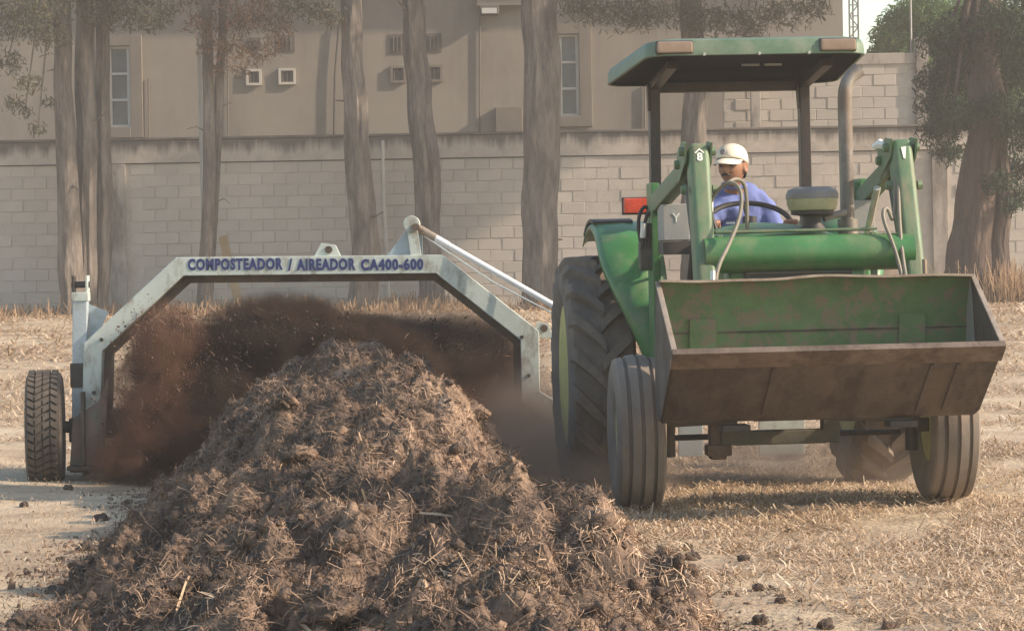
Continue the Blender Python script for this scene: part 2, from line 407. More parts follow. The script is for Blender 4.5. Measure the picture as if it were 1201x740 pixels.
M['clod'] = pm('dark_compost_clod', (0.07, 0.05, 0.037), 0.95, 0.4, 20, bump=1, bscale=50)
M['skin'] = pm('tanned_skin', (0.30, 0.145, 0.085), 0.55, 0.1, 20, bump=0.05)
M['hair'] = pm('black_hair', (0.012, 0.01, 0.009), 0.5, 0.2, 60, bump=0.4, bscale=150)
M['eye'] = pm('dark_eye', (0.015, 0.012, 0.01), 0.3, 0.1, 60, bump=0)
M['shirt'] = pm('blue_cotton_shirt', (0.135, 0.175, 0.40), 0.9, 0.15, 9, bump=0.5, bscale=14, bdist=0.02)
M['trousers'] = pm('dark_trousers', (0.03, 0.035, 0.05), 0.9, 0.2, 10)
M['cap'] = pm('off_white_cap', (0.78, 0.72, 0.62), 0.85, 0.06, 14, bump=0.15, bscale=60)
M['cap_mark'] = pm('grey_cap_badge', (0.28, 0.26, 0.27), 0.8, 0.1, 20, bump=0)
M['seat'] = pm('black_seat_vinyl', (0.025, 0.024, 0.023), 0.5, 0.2, 10)


# ------------------------------------------------------------------ ground
def gz(x, y):
    x = np.asarray(x, float); y = np.asarray(y, float)
    rise = 0.74 * smooth((y - 18.6) / 27.0)
    dip = -0.09 * np.exp(-((y - 16.9) / 1.5) ** 2) * smooth((4.5 - np.abs(x)) / 2.5)
    near = smooth((60 - y) / 15)
    b = 0.022 * fbm(x * 0.9, y * 0.9, 3, 2) * near + 0.014 * fbm(x * 5, y * 5, 9, 3) * smooth((24 - y) / 5)
    flat = np.zeros_like(b)
    for wx, wy in CONTACTS:
        flat = np.maximum(flat, np.exp(-(((x - wx) ** 2 + (y - wy) ** 2) / 0.18)))
    b = b * (1 - flat)
    return rise + dip + b


TR_YAW = R(4.3)
TR_O = Vector((1.455, 14.0, 0.0))
def tr_world(x, y, z=0):
    c, s = math.cos(TR_YAW), math.sin(TR_YAW)
    return Vector((TR_O.x + x * c - y * s, TR_O.y + x * s + y * c, z))
CONTACTS = [tuple(tr_world(x, y)[:2]) for x, y in ((-.815, 0), (.815, 0), (-.82, 2.05), (.88, 2.05))] + [(-3.1, 17.6)]


def grid_mesh(name, xs, ys, zf, mat, parent=None):
    X, Yg = np.meshgrid(xs, ys)
    Z = zf(X, Yg)
    V = np.stack([X.ravel(), Yg.ravel(), Z.ravel()], 1)
    nx, ny = len(xs), len(ys)
    i = np.arange((ny - 1) * nx).reshape(ny - 1, nx)[:, :-1].ravel()
    F = np.stack([i, i + 1, i + nx + 1, i + nx], 1)
    return fast_mesh(name, V, F, mat, parent, True)


xs = np.concatenate([np.linspace(-600, -12, 14)[:-1], np.linspace(-12, -4.2, 40)[:-1], np.linspace(-4.2, 4.6, 230), np.linspace(4.6, 12, 40)[1:], np.linspace(12, 600, 14)[1:]])
ys = np.concatenate([np.linspace(-40, 7, 14)[:-1], np.linspace(7, 21, 330), np.linspace(21, 48, 110)[1:], np.linspace(48, 900, 20)[1:]])
ground = grid_mesh('ground', xs, ys, gz, M['ground'])
tag(ground, kind='structure')


def ribbons(P, D, L, W, bend, up=None):
    """flat bent strips: P centres (n,3), D unit directions, L lengths, W widths -> verts, quads"""
    n = len(P)
    if up is None: up = np.tile([0, 0, 1.0], (n, 1))
    S = np.cross(D, up); S /= (np.linalg.norm(S, axis=1, keepdims=True) + 1e-9)
    U = np.cross(S, D)
    V = np.zeros((n, 6, 3))
    for k, t in enumerate((-0.5, 0.0, 0.5)):
        c = P + D * (L * t)[:, None] + U * (bend * (0.25 - t * t) * 1.0)[:, None]
        w = (W * (1.0 if k == 1 else 0.7))[:, None] * 0.5
        V[:, 2 * k] = c - S * w; V[:, 2 * k + 1] = c + S * w
    b = np.arange(n) * 6
    F = np.concatenate([np.stack([b, b + 1, b + 3, b + 2], 1), np.stack([b + 2, b + 3, b + 5, b + 4], 1)])
    return V.reshape(-1, 3), F


def rand_dirs(n, tilt):
    a = rng.uniform(0, 2 * np.pi, n); t = rng.normal(0, tilt, n)
    return np.stack([np.cos(a) * np.cos(t), np.sin(a) * np.cos(t), np.sin(t)], 1)


# the heap's shape, used by the straw too
def pile_h(x, y, detail=True):
    x = np.asarray(x, float); y = np.asarray(y, float)
    right = np.interp(y, [7, 9.2, 10.3, 12, 15.3, 17, 30], [0.70, 0.54, 0.33, 0.08, -0.02, 0.0, 0.1])
    left = np.interp(y, [7, 9.5, 11, 13.3, 16.8, 30], [-1.58, -1.60, -1.68, -1.82, -1.92, -1.95])
    right = right + 0.20 * fbm(y * 1.3, y * 0 + 3.3, 21, 3); left = left + 0.26 * fbm(y * 1.3, y * 0 + 8.1, 33, 3)
    crest = np.interp(y, [7, 10, 13, 16, 30], [-0.15, -0.32, -0.66, -0.88, -0.9]) + 0.22 * fbm(y * 1.1, y * 0 + 5.5, 71, 2)
    h = np.interp(y, [5, 7, 9, 11, 13, 15, 16.2, 17, 18, 20, 27, 29], [0.14, 0.24, 0.36, 0.50, 0.64, 0.76, 0.81, 0.80, 0.72, 0.55, 0.25, 0.0])
    h = h * (1 + 0.16 * fbm(y * 1.4, y * 0 + 2.2, 83, 2))
    u = np.where(x > crest, (x - crest) / (right - crest), (crest - x) / (crest - left))
    prof = np.where(u < 1, 1 - u ** 1.75, 1.35 * (1 - u)); prof = np.clip(prof, -0.35, 1)
    z = h * prof
    if detail:
        m = smooth((prof + 0.22) / 0.25)
        z = z + m * (0.24 * fbm(x * 1.9, y * 1.9, 5, 3) + 0.19 * (np.abs(fbm(x * 3.6, y * 3.6, 7, 3)) ** 0.8 - 0.25) + 0.07 * np.abs(fbm(x * 11, y * 11, 12, 3)) + 0.03 * fbm(x * 34, y * 34, 15, 2))
    return z


# straw litter over the field
def litter(n, x0, x1, y0, y1, lmin, lmax, w, seed, keep_fn=None):
    x = rng.uniform(x0, x1, n); y = rng.uniform(y0, y1, n)
    dens = vnoise(x * 1.1, y * 1.1, seed) * 0.6 + vnoise(x * 4, y * 4, seed + 5) * 0.4
    keep = dens > rng.uniform(0.28, 0.68, n)
    keep &= ~((x > -1.8) & (x < 0.3) & (y < 28) & (y > 7))
    if keep_fn is not None: keep &= keep_fn(x, y)
    x, y = x[keep], y[keep]; n = len(x)
    z = gz(x, y) + rng.uniform(0.003, 0.032, n)
    D = rand_dirs(n, 0.24)
    return ribbons(np.stack([x, y, z], 1), D, np.minimum(lmin * .6 + rng.gamma(1.5, (lmax - lmin) / 4.2, n), lmax * 1.8), rng.uniform(0.35, 1.5, n) * w, rng.uniform(-0.06, 0.09, n))


parts = [litter(210000, -0.2, 4.4, 8.6, 19, 0.03, 0.17, 0.006, 41),
         litter(26000, -4.6, -1.6, 8.6, 19, 0.015, 0.07, 0.004, 43, lambda x, y: rng.uniform(0, 1, len(x)) < 0.35 + 0.5 * (y > 16)),
         litter(80000, -6.5, 7.5, 18.5, 30, 0.06, 0.28, 0.011, 44),
         litter(70000, -9.5, 10, 30, 46, 0.1, 0.45, 0.02, 45)]
off = 0; VV = []; FF = []
for v, f in parts:
    VV.append(v); FF.append(f + off); off += len(v)
straw = fast_mesh('straw_litter', np.concatenate(VV), np.concatenate(FF), M['straw'])
tag(straw, 'pale dry straw strewn over the bare field', 'straw', kind='stuff')


def blades(n, xy_fn, hmin, hmax, w, lean):
    x, y = xy_fn(n); n = len(x)
    z = gz(x, y)
    a = rng.uniform(0, 2 * np.pi, n); t = np.abs(rng.normal(0, lean, n))
    D = np.stack([np.cos(a) * np.sin(t), np.sin(a) * np.sin(t), np.cos(t)], 1)
    L = rng.uniform(hmin, hmax, n) * (0.45 + 0.9 * vnoise(x * 0.8, y * 0.8, 77))
    P = np.stack([x, y, z], 1) + D * (L * 0.5)[:, None]
    up = np.tile([0.3, -1.0, 0.1], (n, 1)) + rng.normal(0, 0.4, (n, 3))
    return ribbons(P, D, L, rng.uniform(0.6, 1.3, n) * w, rng.uniform(-0.2, 0.2, n) * L, up)


def wall_strip(n):
    x = rng.uniform(-10, 10.5, n * 4); y = 46.1 - np.abs(rng.normal(0, 1.9, n * 4))
    k = np.nonzero(vnoise(x * 1.3, y * 0.9, 55) * .6 + vnoise(x * 4, y * 4, 56) * .4 > rng.uniform(.42, .62, n * 4))[0][:n]
    return x[k], y[k]
v, f = blades(11000, wall_strip, 0.05, 0.30, 0.012, 0.95)
x = rng.normal(8.6, 0.8, 2500)
v2, f2 = blades(2500, lambda n: (rng.normal(8.55, 0.45, n), rng.normal(42.6, 0.3, n)), 0.3, 0.85, 0.012, 0.5)
grass = fast_mesh('dry_grass', np.concatenate([v, v2]), np.concatenate([f, f2 + len(v)]), M['drygrass'])
tag(grass, 'orange dry grass standing along the foot of the block wall', 'grass', kind='stuff')

# ------------------------------------------------------------------ block wall along the back of the field
WY = 46.3
BW, BH = 0.415, 0.2
block_meshes = []
for k in range(4):
    mb = MB(); mb.box((0, 0, 0), (BW - 0.009, 0.15, BH - 0.008))
    o = mb.build('block', M['block'], None, bevel=0.004 + 0.001 * k, seg=1)
    for vtx in o.data.vertices: vtx.co += Vector((rnd.uniform(-.002, .002), rnd.uniform(-.003, .003), rnd.uniform(-.002, .002)))
    block_meshes.append(o.data); COL.objects.unlink(o); bpy.data.objects.remove(o)


def lay_blocks(parent, x0, x1, z0, z1, yface, limit, skip=()):
    """blocks of a running bond; the largest in view as parts, the rest joined"""
    cells = []
    r = 0; z = z0
    while z + BH <= z1 + 1e-6:
        x = x0 + (BW / 2 if r % 2 else 0)
        while x + BW <= x1 + 1e-6:
            if not any(a - BW < x < b for a, b in skip): cells.append((x + BW / 2, z + BH / 2))
            x += BW
        z += BH; r += 1
    cells.sort(key=lambda c: (c[0] > 1.1, -c[1] if c[0] <= 1.1 else c[0]))
    rest = MB()
    for i, (cx, cz) in enumerate(cells):
        p = Vector((cx + rnd.uniform(-.004, .0018), yface + 0.075 + rnd.uniform(-.006, .006), cz + rnd.uniform(-.003, .0014)))
        if i < limit:
            b = bpy.data.objects.new('block', block_meshes[rnd.randrange(4)])
            COL.objects.link(b); b.parent = parent; b.location = p; b.rotation_euler = (0, 0, rnd.uniform(-.006, .006))
        else:
            rest.box(p, (BW - 0.009, 0.15, BH - 0.008))
    if rest.v: tag(rest.build('blocks', M['block'], parent), kind='stuff')


wall = empty('block_wall', (0, 0, 0))
tag(wall, 'long grey concrete block wall with stained cap beam behind the field', 'wall')
mb = MB(); mb.box((0, WY + 0.105, 1.9), (24, 0.19, 3.2)); mb.build('mortar_core', M['mortar'], wall)
lay_blocks(wall, -9.9, 9.9, 0.35, 3.36, WY, 300, skip=((-6.95, -6.66), (7.30, 7.62)))
mb = MB(); mb.box((0, WY + 0.105, 3.55), (24, 0.24, 0.40)); mb.build('cap_beam', M['wallcap'], wall, bevel=0.015)
mb = MB(); mb.box((0, WY - 0.012, 3.352), (24, 0.02, 0.018)); mb.build('beam_joint', M['dark'], wall)
mb = MB(); mb.box((0, WY + 0.105, 3.775), (24.02, 0.30, 0.045)); mb.build('coping', pm('dark_mossy_coping', (0.17, 0.148, 0.125), 0.95, 0.3, 3), wall, bevel=0.01)
for x in (-6.80, 7.46):
    mb = MB(); mb.box((x, WY + 0.06, 1.85), (0.27, 0.24, 3.0)); mb.build('pilaster', M['capbeam'], wall, bevel=0.012)

# wall of a yard behind, taller, with its corner column
AY = 48.0
def AX(px, py=100): return at(px, py, AY).x
def AZ(px, py): return at(px, py, AY).z
ann = empty('yard_wall', (0, 0, 0))
tag(ann, 'taller sunlit block wall with corner column rising behind the tractor roof', 'wall')
xa, xb = AX(848), AX(1074)
ztop = AZ(1050, 66)
mb = MB(); mb.box(((xa + xb) / 2, AY + 0.105, ztop / 2 + 0.2), (xb - xa, 0.19, ztop - 0.4)); mb.build('mortar_core', M['mortar'], ann)
lay_blocks(ann, xa, xb, 3.2, ztop - 0.1, AY, 200)
mb = MB(); mb.box(((xa + xb) / 2, AY + 0.1, ztop - 0.05), (xb - xa, 0.26, 0.2)); mb.build('cap_beam', M['capbeam'], ann, bevel=0.012)
mb = MB(); mb.box((AX(1081), AY + 0.08, ztop / 2 + 0.25), (0.22, 0.30, ztop + 0.15)); mb.build('column', M['capbeam'], ann, bevel=0.015)
mb = MB()
for k in range(5):
    mb.box((AX(1089), AY - 0.02, 3.9 + 0.33 * k), (0.06, 0.06, 0.18))
mb.build('anchor_bars', M['dark'], ann)
mb = MB(); mb.tube([(AX(1070), AY + 0.1, ztop), (AX(1070), AY + 0.1, ztop + 1.3)], 0.02, 6); mb.build('steel_rod', M['pipe_grey'], ann)
mb = MB(); mb.bar((AX(884), AY - 0.2, 2.9), (AX(884), AY - 0.2, AZ(884, 60)), 0.17, 0.17); o = mb.build('concrete_post', M['capbeam'], None, bevel=0.01)
tag(o, 'dark square post standing before the sunlit yard wall', 'post')

# ------------------------------------------------------------------ house behind the wall
HY = 50.0
def HX(px, py=100): return at(px, py, HY).x
def HZ(px, py): return at(px, py, HY).z
house = empty('house', (0, 0, 0))
tag(house, 'beige rendered house with white framed windows rising behind the block wall', 'house')
hx1 = HX(988, 20); hx0 = -14.0; htop = 7.4
# front wall as a sheet of boxes round the window openings
openings = [(127, 152, 55, 150), (655, 678, 41, 137)]
ops = sorted([(HX(a, c), HX(b, c), HZ(a, d), HZ(a, c)) for a, b, c, d in openings])
mb = MB(); x = hx0
for (a, b, c, d) in ops:
    mb.box(((x + a) / 2, HY + 0.15, htop / 2), (a - x, 0.3, htop))
    mb.box(((a + b) / 2, HY + 0.15, c / 2), (b - a, 0.3, c)); mb.box(((a + b) / 2, HY + 0.15, (d + htop) / 2), (b - a, 0.3, htop - d))
    x = b
mb.box(((x + hx1) / 2, HY + 0.15, htop / 2), (hx1 - x, 0.3, htop))
mb.build('front_wall', M['stucco'], house)
mb = MB(); mb.box(((hx0 + hx1) / 2, HY + 4.3, htop / 2), (hx1 - hx0 - 0.02, 8.0, htop - 0.02)); mb.build('body', M['stucco'], house)
mb = MB(); mb.box(((hx0 + hx1) / 2, HY + 4.1, htop + 0.12), (hx1 - hx0 + 0.7, 9.2, 0.24)); mb.build('roof', M['capbeam'], house, bevel=0.02)
for (a, b, c, d) in ops:
    w = MB(); t = 0.13
    for (xx, zz, sx, sz) in ((a - t / 2 - 0.06, (c + d) / 2, t + 0.1, d - c + 0.4), (b + t / 2 + 0.06, (c + d) / 2, t + 0.1, d - c + 0.4)):
        w.box((xx, HY - 0.03, zz), (sx, 0.07, sz))
    w.box(((a + b) / 2, HY - 0.03, d + 0.1), (b - a + 0.02, 0.068, 0.2)); w.box(((a + b) / 2, HY - 0.04, c - 0.1), (b - a + 0.02, 0.09, 0.2))
    sur = w.build('window_surround', M['stucco_trim'], house, bevel=0.008)
    fr = MB(); fw = 0.055
    fr.box((a + fw / 2, HY + 0.06, (c + d) / 2), (fw, 0.05, d - c)); fr.box((b - fw / 2, HY + 0.06, (c + d) / 2), (fw, 0.05, d - c))
    for k in range(4):
        fr.box(((a + b) / 2, HY + 0.062, c + fw / 2 + (d - c - fw) * k / 3), (b - a, 0.045, fw * 0.8))
    wf = fr.build('window_frame', M['win_frame'], house)
    for k in range(3):
        p = MB(); h3 = (d - c) / 3
        p.box(((a + b) / 2, HY + 0.09, c + h3 * (k + .5)), (b - a - 0.02, 0.012, h3 - 0.01)); p.build('pane', M['glass'], wf)
vents = [(289, 307, 82, 101, 1), (327, 347, 81, 100, 1), (327, 346, 42, 62, 0), (290, 306, 45, 60, 0), (457, 475, 41, 64, 0), (500, 518, 40, 62, 0), (458, 476, 78, 98, 1), (500, 519, 77, 97, 1)]
for (a, b, c, d, fr) in vents:
    x0, x1, z0, z1 = HX(a, c), HX(b, c), HZ(a, d), HZ(a, c)
    v = MB(); v.box(((x0 + x1) / 2, HY - 0.004, (z0 + z1) / 2), (x1 - x0, 0.02, z1 - z0)); vo = v.build('vent_window', M['vent'], house)
    if fr:
        v = MB(); t = 0.045
        v.box((x0 + t / 2, HY - 0.025, (z0 + z1) / 2), (t, 0.05, z1 - z0)); v.box((x1 - t / 2, HY - 0.025, (z0 + z1) / 2), (t, 0.05, z1 - z0))
        v.box(((x0 + x1) / 2, HY - 0.027, z0 + t / 2), (x1 - x0, 0.048, t)); v.box(((x0 + x1) / 2, HY - 0.027, z1 - t / 2), (x1 - x0, 0.048, t))
        v.build('frame', M['stucco_trim' if a > 450 else 'pipe'], vo)
    v = MB()
    for k in range(1, 4):
        v.box((x0 + (x1 - x0) * k / 4, HY - 0.02, (z0 + z1) / 2), (0.015, 0.02, z1 - z0 - 0.09))
    v.build('bars', M['stucco_trim'], vo)
v = MB(); p = at(574, 14, HY); v.box((p.x, HY - 0.1, p.z), (0.36, 0.2, 0.17)); fl = v.build('floodlight', M['vent'], house, bevel=0.02)
v = MB(); v.box((p.x, HY - 0.205, p.z - 0.01), (0.28, 0.02, 0.10)); v.build('lamp_glass', M['win_frame'], fl)
v = MB(); p = at(590, 2, HY); v.box((p.x, HY - 0.08, p.z + 0.05), (1.0, 0.16, 0.3)); v.build('ledge', M['stucco'], house, bevel=0.01)
v = MB(); p = at(597, 141, HY); v.box((p.x, HY - 0.07, p.z), (0.5, 0.14, 0.48)); v.build('meter_box', M['stucco_trim'], house, bevel=0.01)
for px, y0, y1, w in ((175, 92, 168, 0.03), (268, 60, 168, 0.03), (563, 20, 160, 0.03), (756, 100, 165, 0.04)):
    a, b = at(px, y0, HY), at(px, y1, HY)
    v = MB(); v.tube([(a.x, HY - 0.03, a.z), (b.x, HY - 0.03, b.z)], w / 2, 6); v.build('conduit', M['vent'], house)
v = MB(); v.tube([(at(398, 30, HY).x, HY - .05, HZ(398, 30)), (at(393, 90, HY).x, HY - .05, HZ(393, 90)), (at(392, 165, HY).x, HY - .05, HZ(392, 165))], 0.02, 6); v.build('cable', M['dark'], house)

# poles, plank, far mast
a = at(238, 172, 45.6); mb = MB(); mb.tube([(a.x, 45.7, 0.6), (a.x - .02, 45.7, 3.9), (a.x - .06, 45.7, 9.0)], [0.05, 0.05, 0.045], 10)
tag(mb.build('pole', M['pipe_grey'], None), 'tall slim grey pole rising past the wall beside the thin twin tree', 'pole')
mb = MB(); mb.tube([at(449, 165, 46.1), at(450, 230, 46.15), at(454, 300, 46.1), at(456, 352, 46.0)], 0.028, 8)
tag(mb.build('pipe', M['pipe'], None), 'thin cream pipe hanging down the middle of the block wall', 'pipe')
mb = MB(); mb.bar(at(261, 277, 45.4), at(283, 368, 45.0), 0.15, 0.035, up=(0, 1, 0))
tag(mb.build('plank', M['wood'], None, bevel=0.004), 'yellow brown wooden plank leaning against the block wall', 'plank')
mast = empty('lattice_mast', (at(1001, 30, 85).x, 85, 0))
tag(mast, 'thin steel lattice mast against the white sky right of the house', 'mast')
mb = MB()
for s in (-.14, .14): mb.tube([(s, 0, 0), (s, 0, 14)], 0.03, 5)
mb.tube([(0, .2, 0), (0, .2, 14)], 0.03, 5); mb.build('upright', M['vent'], mast)
mb = MB()
for k in range(40):
    z = k * 0.35; s = 1 if k % 2 else -1
    mb.tube([(-.14 * s, 0, z), (.14 * s, 0, z + .35)], 0.02, 4); mb.tube([(-.14, 0, z), (.14, 0, z)], 0.018, 4)
mb.build('bracing', M['vent'], mast)


# ------------------------------------------------------------------ trees
def trunk_mesh(mb, pts, rs, n=26, lump=0.26, seed=0):
    """tapered trunk along a smoothed path with a lumpy section and a root flare"""
    P = []; RR = []
    for i in range(len(pts) - 1):
        for k in range(6):
            t = k / 6
            P.append(Vector(pts[i]).lerp(Vector(pts[i + 1]), t)); RR.append(rs[i] * (1 - t) + rs[i + 1] * t)
    P.append(Vector(pts[-1])); RR.append(rs[-1])
    for _ in range(2):
        P = [P[0]] + [(P[i - 1] + P[i] * 2 + P[i + 1]) / 4 for i in range(1, len(P) - 1)] + [P[-1]]
    P = [p + Vector((float(fbm(np.array(i * .22 + seed), np.array(1.5), seed, 2)), float(fbm(np.array(i * .22 + seed), np.array(7.5), seed, 2)), 0)) * RR[i] * .45 for i, p in enumerate(P)]
    vs = []; m = len(P)
    for i, p in enumerate(P):
        for k in range(n):
            a = 2 * math.pi * k / n
            q = 1 + lump * float(fbm(np.array(3 * math.cos(a) + seed), np.array(3 * math.sin(a) + i * 0.16 + seed), seed, 2)) + 0.10 * float(fbm(np.array(7 * math.cos(a) + seed), np.array(7 * math.sin(a) + i * 0.05), seed + 3, 2))
            vs.append(p + Vector((math.cos(a), math.sin(a), 0)) * RR[i] * q)
    fs = [(i * n + k, i * n + (k + 1) % n, (i + 1) * n + (k + 1) % n, (i + 1) * n + k) for i in range(m - 1) for k in range(n)]
    fs += [tuple(range((m - 1) * n, m * n))]
    mb.add(vs, fs)


def leaf_cloud(clumps, per, size, droop=0.3, flat=0.6):
    """clumps: list of (centre, radius); leaf faces spread through each"""
    VV, FF = [], []; off = 0
    for c, r in clumps:
        n = max(4, int(per * 1.7 * (r / 0.5) ** 2))
        d = rng.normal(0, 1, (n, 3)); d /= np.linalg.norm(d, axis=1, keepdims=True)
        rad = r * rng.uniform(0.15, 1.0, (n, 1)) ** 0.6
        P = np.array(c) + d * rad * np.array([1, 1, flat])
        P[:, 2] -= droop * rng.uniform(0, 1, n) ** 2 * r
        D = rng.normal(0, 1, (n, 3)); D[:, 2] -= droop * 1.5; D /= np.linalg.norm(D, axis=1, keepdims=True)
        L = rng.uniform(0.6, 1.4, n) * size
        v, f = ribbons(P, D, L, L * rng.uniform(0.12, 0.26, n), rng.uniform(-.3, .3, n) * L, rng.normal(0, 1, (n, 3)))
        VV.append(v); FF.append(f + off); off += len(v)
    return np.concatenate(VV), np.concatenate(FF)


def crown_clumps(c, rx, ry, rz, n, rmin, rmax):
    out = []
    for _ in range(n):
        while True:
            d = np.array([rnd.uniform(-1, 1) for _ in range(3)])
            if 0.15 < np.linalg.norm(d) < 1: break
        out.append(((c[0] + d[0] * rx, c[1] + d[1] * ry, c[2] + d[2] * rz), rnd.uniform(rmin, rmax)))
    return out


def tree(name, label, cat, stems, bark, clumps, leaf, per=90, size=0.13, droop=0.4, group=None, limbs=True):
    """stems: list of (points, radii)"""
    base = stems[0][0][0]
    root = empty(name, base)
    tag(root, label, cat, group)
    b = Vector(base)
    for k, (pts, rs) in enumerate(stems):
        mb = MB(); trunk_mesh(mb, [Vector(p) - b for p in pts], rs, seed=rnd.randrange(99))
        mb.build('trunk', bark, root)
    if limbs and clumps:
        top = Vector(stems[0][0][-1]); mid = Vector(stems[0][0][-2])
        for c, r in clumps[::3]:
            t = rnd.uniform(0.1, 0.9); s = mid.lerp(top, t); e = Vector(c)
            m = s.lerp(e, 0.5) + Vector((0, 0, 0.25)); r0 = stems[0][1][-1] * 0.5
            mb = MB(); mb.tube([s - b, m - b, e - b], [r0, r0 * .6, r0 * .25], 6); mb.build('limb', bark, root)
        for pts, rs in stems:
            for _ in range(4):
                i = rnd.randrange(1, len(pts) - 1); t = rnd.random(); s = Vector(pts[i]).lerp(Vector(pts[i + 1]), t); a_ = rnd.uniform(0, 6.28)
                dv = Vector((math.cos(a_), math.sin(a_), rnd.uniform(-.2, .6))); ln = rnd.uniform(.25, .5); r0 = rs[i] * .16
                mb = MB(); mb.tube([s - b, s + dv * ln * .6 - b, s + dv * ln + Vector((0, 0, rnd.uniform(-.15, .1))) - b], [r0, r0 * .7, r0 * .3], 6); mb.build('branch_stub', bark, root)
    if clumps:
        v, f = leaf_cloud([((c[0] - b.x, c[1] - b.y, c[2] - b.z), r) for c, r in clumps], per, size, droop)
        fast_mesh('crown', v, f, leaf, root)
    return root


TG = 'trees along the block wall'
def tpts(Y, pix, z0=None, top=None):
    pts = [at(px, py, Y) for px, py in pix]
    if z0 is not None:
        pts = [Vector((pts[0].x, Y, z0))] + pts
    if top is not None:
        d = (pts[-1] - pts[-2]).normalized()
        pts.append(pts[-1] + Vector((d.x * 0.5, 0, 1)) * (top - pts[-1].z))
    return pts


Y1 = 44.6
gzv = lambda x, y: float(gz(np.array(x), np.array(y)))
stems = [(tpts(Y1, [(88, 340), (76, 200), (73, 100), (74, 0)], 0.45, 8.6), [.24, .19, .165, .15, .14, .08]),
         (tpts(Y1 + .3, [(103, 340), (104, 220), (101, 110), (100, 0)], 0.45, 8.4), [.22, .18, .16, .15, .13, .07]),
         (tpts(Y1 + .6, [(118, 340), (122, 220), (120, 110), (122, 0)], 0.45, 8.2), [.2, .16, .14, .125, .11, .06])]
cl = crown_clumps((at(80, 0, Y1).x, Y1 + .2, 8.0), 2.6, 1.8, 1.9, 46, .4, .8)
for px, py, r in ((20, 20, .55), (45, 5, .6), (10, 70, .35), (35, 95, .28), (15, 120, .22), (45, 150, .18), (60, 120, .16), (150, 8, .5), (180, 20, .35), (120, 15, .4), (60, 40, .4), (30, 130, .15), (195, 10, .3)):
    p = at(px, py, Y1 - rnd.uniform(0, .8)); cl.append((tuple(p), r))
tree('tree', 'tree of three close grey trunks with drooping olive foliage', 'tree', stems, M['bark'], cl, M['leaf_olive'], 330, 0.085, .5, TG)
Y2 = 44.8
stems = [(tpts(Y2, [(239, 350), (245, 250), (247, 120), (243, 20)], 0.45, 8.6), [.14, .11, .10, .09, .08, .05]),
         (tpts(Y2 + .25, [(243, 350), (252, 250), (257, 120), (262, 30)], 0.45, 8.2), [.12, .09, .08, .075, .07, .04])]
cl = crown_clumps((at(265, 0, Y2).x, Y2, 7.6), 1.7, 1.5, 1.5, 28, .35, .65)
for px, py, r in ((262, 20, .5), (290, 12, .5), (315, 10, .4), (250, 50, .32), (275, 55, .35), (300, 60, .3), (320, 50, .28), (255, 80, .18), (330, 30, .3), (232, 25, .3), (283, 80, .2)):
    p = at(px, py, Y2 - rnd.uniform(0, .6)); cl.append((tuple(p), r))
tree('tree', 'thin twin stemmed tree with dry reddish brown foliage beside the grey pole', 'tree', stems, M['bark'], cl, M['leaf_brown'], 330, 0.08, .6, TG)
Y3 = 44.4
cl = crown_clumps((at(400, 0, Y3).x, Y3, 8.4), 2.0, 1.6, 1.5, 26, .4, .75) + [(tuple(at(px, py, Y3 - .3)), r) for px, py, r in ((370, 8, .35), (390, 18, .3), (345, 5, .35))]
tree('tree', 'straight bare grey trunk with a dark branch hanging at its left', 'tree',
     [(tpts(Y3, [(428, 345), (424, 240), (416, 120), (410, 0)], 0.45, 8.8), [.27, .22, .195, .18, .165, .09])], M['bark'], cl, M['leaf_olive'], 260, 0.09, .5, TG)
Y4 = 44.9
cl = crown_clumps((at(480, 0, Y4).x, Y4, 8.9), 1.9, 1.6, 1.5, 26, .4, .75)
tree('tree', 'leaning mottled trunk before the small house windows, above the white rod', 'tree',
     [(tpts(Y4, [(503, 345), (499, 220), (490, 100), (484, 0)], 0.45, 8.8), [.25, .22, .22, .205, .19, .09])], M['bark'], cl, M['leaf_olive'], 260, 0.09, .5, TG)
Y5 = 44.2
cl = crown_clumps((at(660, 0, Y5).x, Y5, 8.2), 2.3, 1.8, 1.6, 34, .4, .8) + [(tuple(at(px, py, Y5 - .4)), r) for px, py, r in ((690, 8, .4), (720, 12, .45), (750, 22, .32), (745, 5, .4), (675, 5, .35), (770, 14, .3))]
tree('tree', 'thickest pale mottled trunk standing left of the tall right window', 'tree',
     [(tpts(Y5, [(630, 350), (635, 230), (637, 110), (634, 0)], 0.45, 8.8), [.34, .28, .27, .275, .28, .12])], M['bark'], cl, M['leaf_olive'], 300, 0.09, .5, TG)
Y6 = 45.2
cl = crown_clumps((at(850, 0, Y6).x, Y6, 7.7), 2.6, 1.6, 1.4, 40, .4, .8) + [(tuple(at(px, py, Y6 - .4)), r) for px, py, r in ((800, 8, .5), (830, 18, .45), (860, 22, .45), (890, 15, .5), (925, 8, .5), (955, 5, .35), (815, 28, .25), (880, 34, .22))]
tree('tree', 'grey trunk half hidden behind the tractor canopy posts', 'tree',
     [(tpts(Y6, [(818, 300), (816, 180), (815, 100), (812, 0)], 0.45, 8.6), [.26, .22, .21, .205, .19, .09])], M['bark'], cl, M['leaf_olive'], 300, 0.09, .5, TG)
